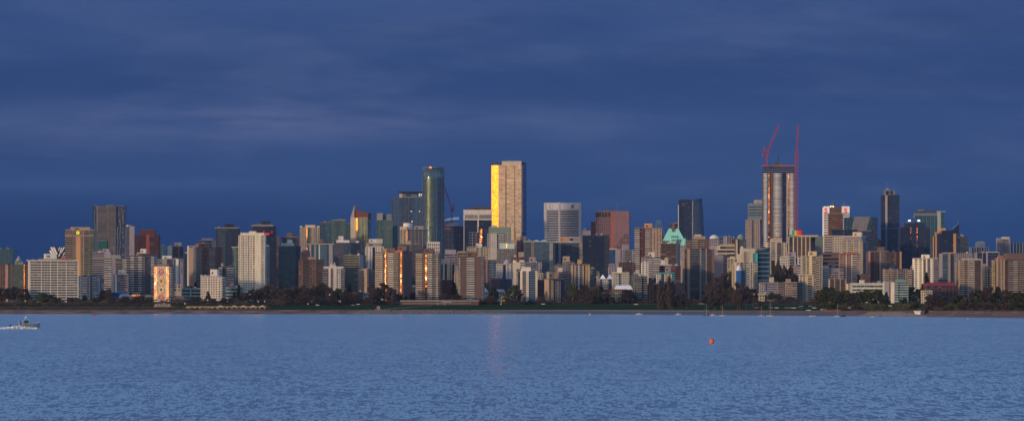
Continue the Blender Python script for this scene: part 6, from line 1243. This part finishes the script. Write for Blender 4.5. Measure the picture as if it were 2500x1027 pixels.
# ================================================================ sky, sun, camera
w = bpy.data.worlds.new('World'); S.world = w; w.use_nodes = True; nt = w.node_tree; nt.nodes.clear()
out = N(nt, 'ShaderNodeOutputWorld'); bg = N(nt, 'ShaderNodeBackground'); nt.links.new(bg.outputs[0], out.inputs[0])
tc = N(nt, 'ShaderNodeTexCoord'); sp = N(nt, 'ShaderNodeSeparateXYZ'); nt.links.new(tc.outputs['Generated'], sp.inputs[0])
el = mathn(nt, 'MULTIPLY', mathn(nt, 'ARCSINE', sp.outputs['Z']), 57.2958)          # elevation in degrees
az = mathn(nt, 'MULTIPLY', mathn(nt, 'ARCTAN2', sp.outputs['X'], sp.outputs['Y']), 57.2958)   # 0 = east over the city, positive right
def ramp(v, stops, lo, hi):
    mr = N(nt, 'ShaderNodeMapRange'); mr.inputs['From Min'].default_value = lo; mr.inputs['From Max'].default_value = hi; nt.links.new(v, mr.inputs['Value'])
    r = N(nt, 'ShaderNodeValToRGB'); e = r.color_ramp.elements; r.color_ramp.interpolation = 'EASE' if 0 else 'LINEAR'
    while len(e) > 1: e.remove(e[-1])
    for i, (p, c) in enumerate(stops):
        q = e[0] if i == 0 else e.new((p-lo)/(hi-lo))
        q.position = max(0, min(1, (p-lo)/(hi-lo))); q.color = tuple(c) + (1,)
    nt.links.new(mr.outputs[0], r.inputs[0]); return r.outputs[0]
def srgb(r, g, b_): f = lambda c: (c/255/12.92 if c/255 <= .04045 else ((c/255+.055)/1.055)**2.4); return (f(r), f(g), f(b_))
# clouded sky over the city: bands of grey-blue and mauve
base = ramp(el, [(-1, srgb(20,48,96)), (.3, srgb(23,54,104)), (.9, srgb(28,60,110)), (1.6, srgb(37,68,118)), (2.2, srgb(46,73,123)), (2.6, srgb(50,76,126)), (3.1, srgb(40,67,117)), (3.6, srgb(47,74,124)), (4.3, srgb(58,82,132)), (5.5, srgb(64,88,138)), (8, srgb(92,122,172)), (14, srgb(136,172,220)), (30, srgb(146,184,232)), (60, srgb(120,152,202)), (90, srgb(104,136,188))], -1, 90)
def cloudnoise(sa, se, scale, det, off, rough=.55):
    cb_ = N(nt, 'ShaderNodeCombineXYZ'); nt.links.new(mathn(nt, 'MULTIPLY', az, sa), cb_.inputs[0]); nt.links.new(mathn(nt, 'ADD', mathn(nt, 'MULTIPLY', el, se), mathn(nt, 'MULTIPLY', az, .03)), cb_.inputs[1]); cb_.inputs[2].default_value = off
    n = N(nt, 'ShaderNodeTexNoise', i_Scale=scale, i_Detail=det, i_Roughness=rough); nt.links.new(cb_.outputs[0], n.inputs['Vector']); return n.outputs[0]
def smooth(v, a, b_):
    mr = N(nt, 'ShaderNodeMapRange'); mr.interpolation_type = 'SMOOTHSTEP'; mr.inputs['From Min'].default_value = a; mr.inputs['From Max'].default_value = b_; nt.links.new(v, mr.inputs['Value']); return mr.outputs[0]
c1 = smooth(cloudnoise(.22, 1.25, 1.0, 5.0, 3.7), .44, .74)
low = smooth(el, .9, 2.2)
col = mixc(nt, mathn(nt, 'MULTIPLY', mathn(nt, 'MULTIPLY', c1, .85), low), base, srgb(72,90,134))
c2 = smooth(cloudnoise(.30, 1.5, 1.1, 5.0, 11.2), .46, .72)
col = mixc(nt, mathn(nt, 'MULTIPLY', mathn(nt, 'MULTIPLY', c2, .45), low), col, srgb(38,64,114))
c3 = cloudnoise(2.2, 5.0, 1.0, 6.0, 5.0, .7)
f = mathn(nt, 'MULTIPLY_ADD', c3, .14, .93); col = mixc(nt, 1.0, col, f, 'MULTIPLY')
# the mauve bank left of centre
def blob(a0, e0, sa, se):
    da = mathn(nt, 'DIVIDE', mathn(nt, 'SUBTRACT', az, a0), sa); de = mathn(nt, 'DIVIDE', mathn(nt, 'SUBTRACT', el, e0), se)
    return mathn(nt, 'EXPONENT', mathn(nt, 'MULTIPLY', mathn(nt, 'ADD', mathn(nt, 'MULTIPLY', da, da), mathn(nt, 'MULTIPLY', de, de)), -1.0))
streak = mathn(nt, 'MULTIPLY', blob(-3.4, 2.62, 2.8, .30), smooth(cloudnoise(.5, 3.5, 1.0, 4.0, 1.2), .3, .7))
col = mixc(nt, mathn(nt, 'MULTIPLY', streak, 1.1), col, srgb(80,94,138))
streak = mathn(nt, 'MULTIPLY', blob(-5.2, 1.75, 3.0, .20), smooth(cloudnoise(.5, 4.5, 1.0, 4.0, 8.2), .3, .7))
col = mixc(nt, mathn(nt, 'MULTIPLY', streak, .45), col, srgb(60,82,130))
dark = mathn(nt, 'MULTIPLY', smooth(mathn(nt, 'MULTIPLY', az, -1.0), -1.0, 5.0), mathn(nt, 'SUBTRACT', 1.0, smooth(el, 1.1, 1.75)))
col = mixc(nt, mathn(nt, 'MULTIPLY', dark, .55), col, srgb(18,46,96))
up = mathn(nt, 'MULTIPLY_ADD', smooth(el, 6.5, 15.0), .5, 1.0); col = mixc(nt, 1.0, col, up, 'MULTIPLY')
# clear western sky behind the viewer: low evening sun colour from the physical sky
sky = N(nt, 'ShaderNodeTexSky'); sky.sky_type = 'NISHITA'; sky.sun_disc = False; sky.sun_elevation = radians(SUN_EL); sky.sun_rotation = radians(180 + SUN_AZ); sky.air_density = 1.6; sky.dust_density = 2.2
skc = N(nt, 'ShaderNodeVectorMath', operation='SCALE'); skc.inputs['Scale'].default_value = .075; nt.links.new(sky.outputs[0], skc.inputs[0])
sun = (-sin(radians(SUN_AZ)), -cos(radians(SUN_AZ)), math.tan(radians(2)))
dt = N(nt, 'ShaderNodeVectorMath', operation='DOT_PRODUCT'); dt.inputs[1].default_value = tuple(c/math.sqrt(sum(x*x for x in sun)) for c in sun); nt.links.new(tc.outputs['Generated'], dt.inputs[0])
west = smooth(dt.outputs['Value'], .35, .97)
col = mixc(nt, mathn(nt, 'MULTIPLY', west, .85), col, skc.outputs[0])
# afterglow along the western horizon
glow = mathn(nt, 'MULTIPLY', smooth(dt.outputs['Value'], .90, .997), mathn(nt, 'MULTIPLY', smooth(el, -1.5, 1.0), mathn(nt, 'SUBTRACT', 1.0, smooth(el, 5.0, 16.0))))
gl = mixc(nt, 1.0, (1.15,.50,.11), glow, 'MULTIPLY'); col = mixc(nt, 1.0, col, gl, 'ADD')
core = mathn(nt, 'MULTIPLY', smooth(dt.outputs['Value'], .975, .998), mathn(nt, 'SUBTRACT', 1.0, smooth(el, 4.0, 14.0))); gl = mixc(nt, 1.0, (.55,.30,.10), core, 'MULTIPLY'); col = mixc(nt, 1.0, col, gl, 'ADD')
for nd in nt.nodes:
    if nd.bl_idname == 'ShaderNodeMix': nd.clamp_result = False
nt.links.new(col, bg.inputs[0]); bg.inputs[1].default_value = 1.0
m = MB(); m.box(-9300, 9300, -900, 9400, -3.9, 300)
hz = bpy.data.materials.new('evening_haze'); hz.use_nodes = True; ht = hz.node_tree; ht.nodes.clear(); ho = N(ht, 'ShaderNodeOutputMaterial'); hv = N(ht, 'ShaderNodeVolumePrincipled')
hv.inputs['Color'].default_value = (.55,.72,1,1); hv.inputs['Density'].default_value = 8e-6; hv.inputs['Anisotropy'].default_value = .0; ht.links.new(hv.outputs[0], ho.inputs['Volume'])
o = build('haze', m, hz); o['kind'] = 'stuff'; tag(o, 'thin blue evening haze over bay and city', 'haze')
sl = bpy.data.lights.new('sun', 'SUN'); sl.energy = 2.5; sl.angle = radians(3); sl.color = (1.0,.72,.47)
so = bpy.data.objects.new('sun', sl); COL.objects.link(so)
from mathutils import Vector
d = Vector((-sin(radians(SUN_AZ))*cos(radians(SUN_EL)), -cos(radians(SUN_AZ))*cos(radians(SUN_EL)), sin(radians(SUN_EL))))
so.rotation_euler = d.to_track_quat('Z', 'Y').to_euler(); so.location = (-300, -300, 200)
cam = bpy.data.cameras.new('camera'); co = bpy.data.objects.new('camera', cam); COL.objects.link(co); S.camera = co
co.location = (0, 0, CH); co.rotation_euler = (radians(90), 0, 0)
cam.sensor_width = 36; cam.sensor_fit = 'HORIZONTAL'; cam.lens = 36*F/2500; cam.shift_y = (YH-513.5)/2500; cam.clip_start = 1; cam.clip_end = 60000
S.view_settings.view_transform = 'Standard'; S.view_settings.look = 'None'; S.view_settings.exposure = 0; S.view_settings.gamma = 1
S.render.engine = 'CYCLES'; S.render.resolution_x = 1024; S.render.resolution_y = 420
print('OBJECTS', len(bpy.data.objects))
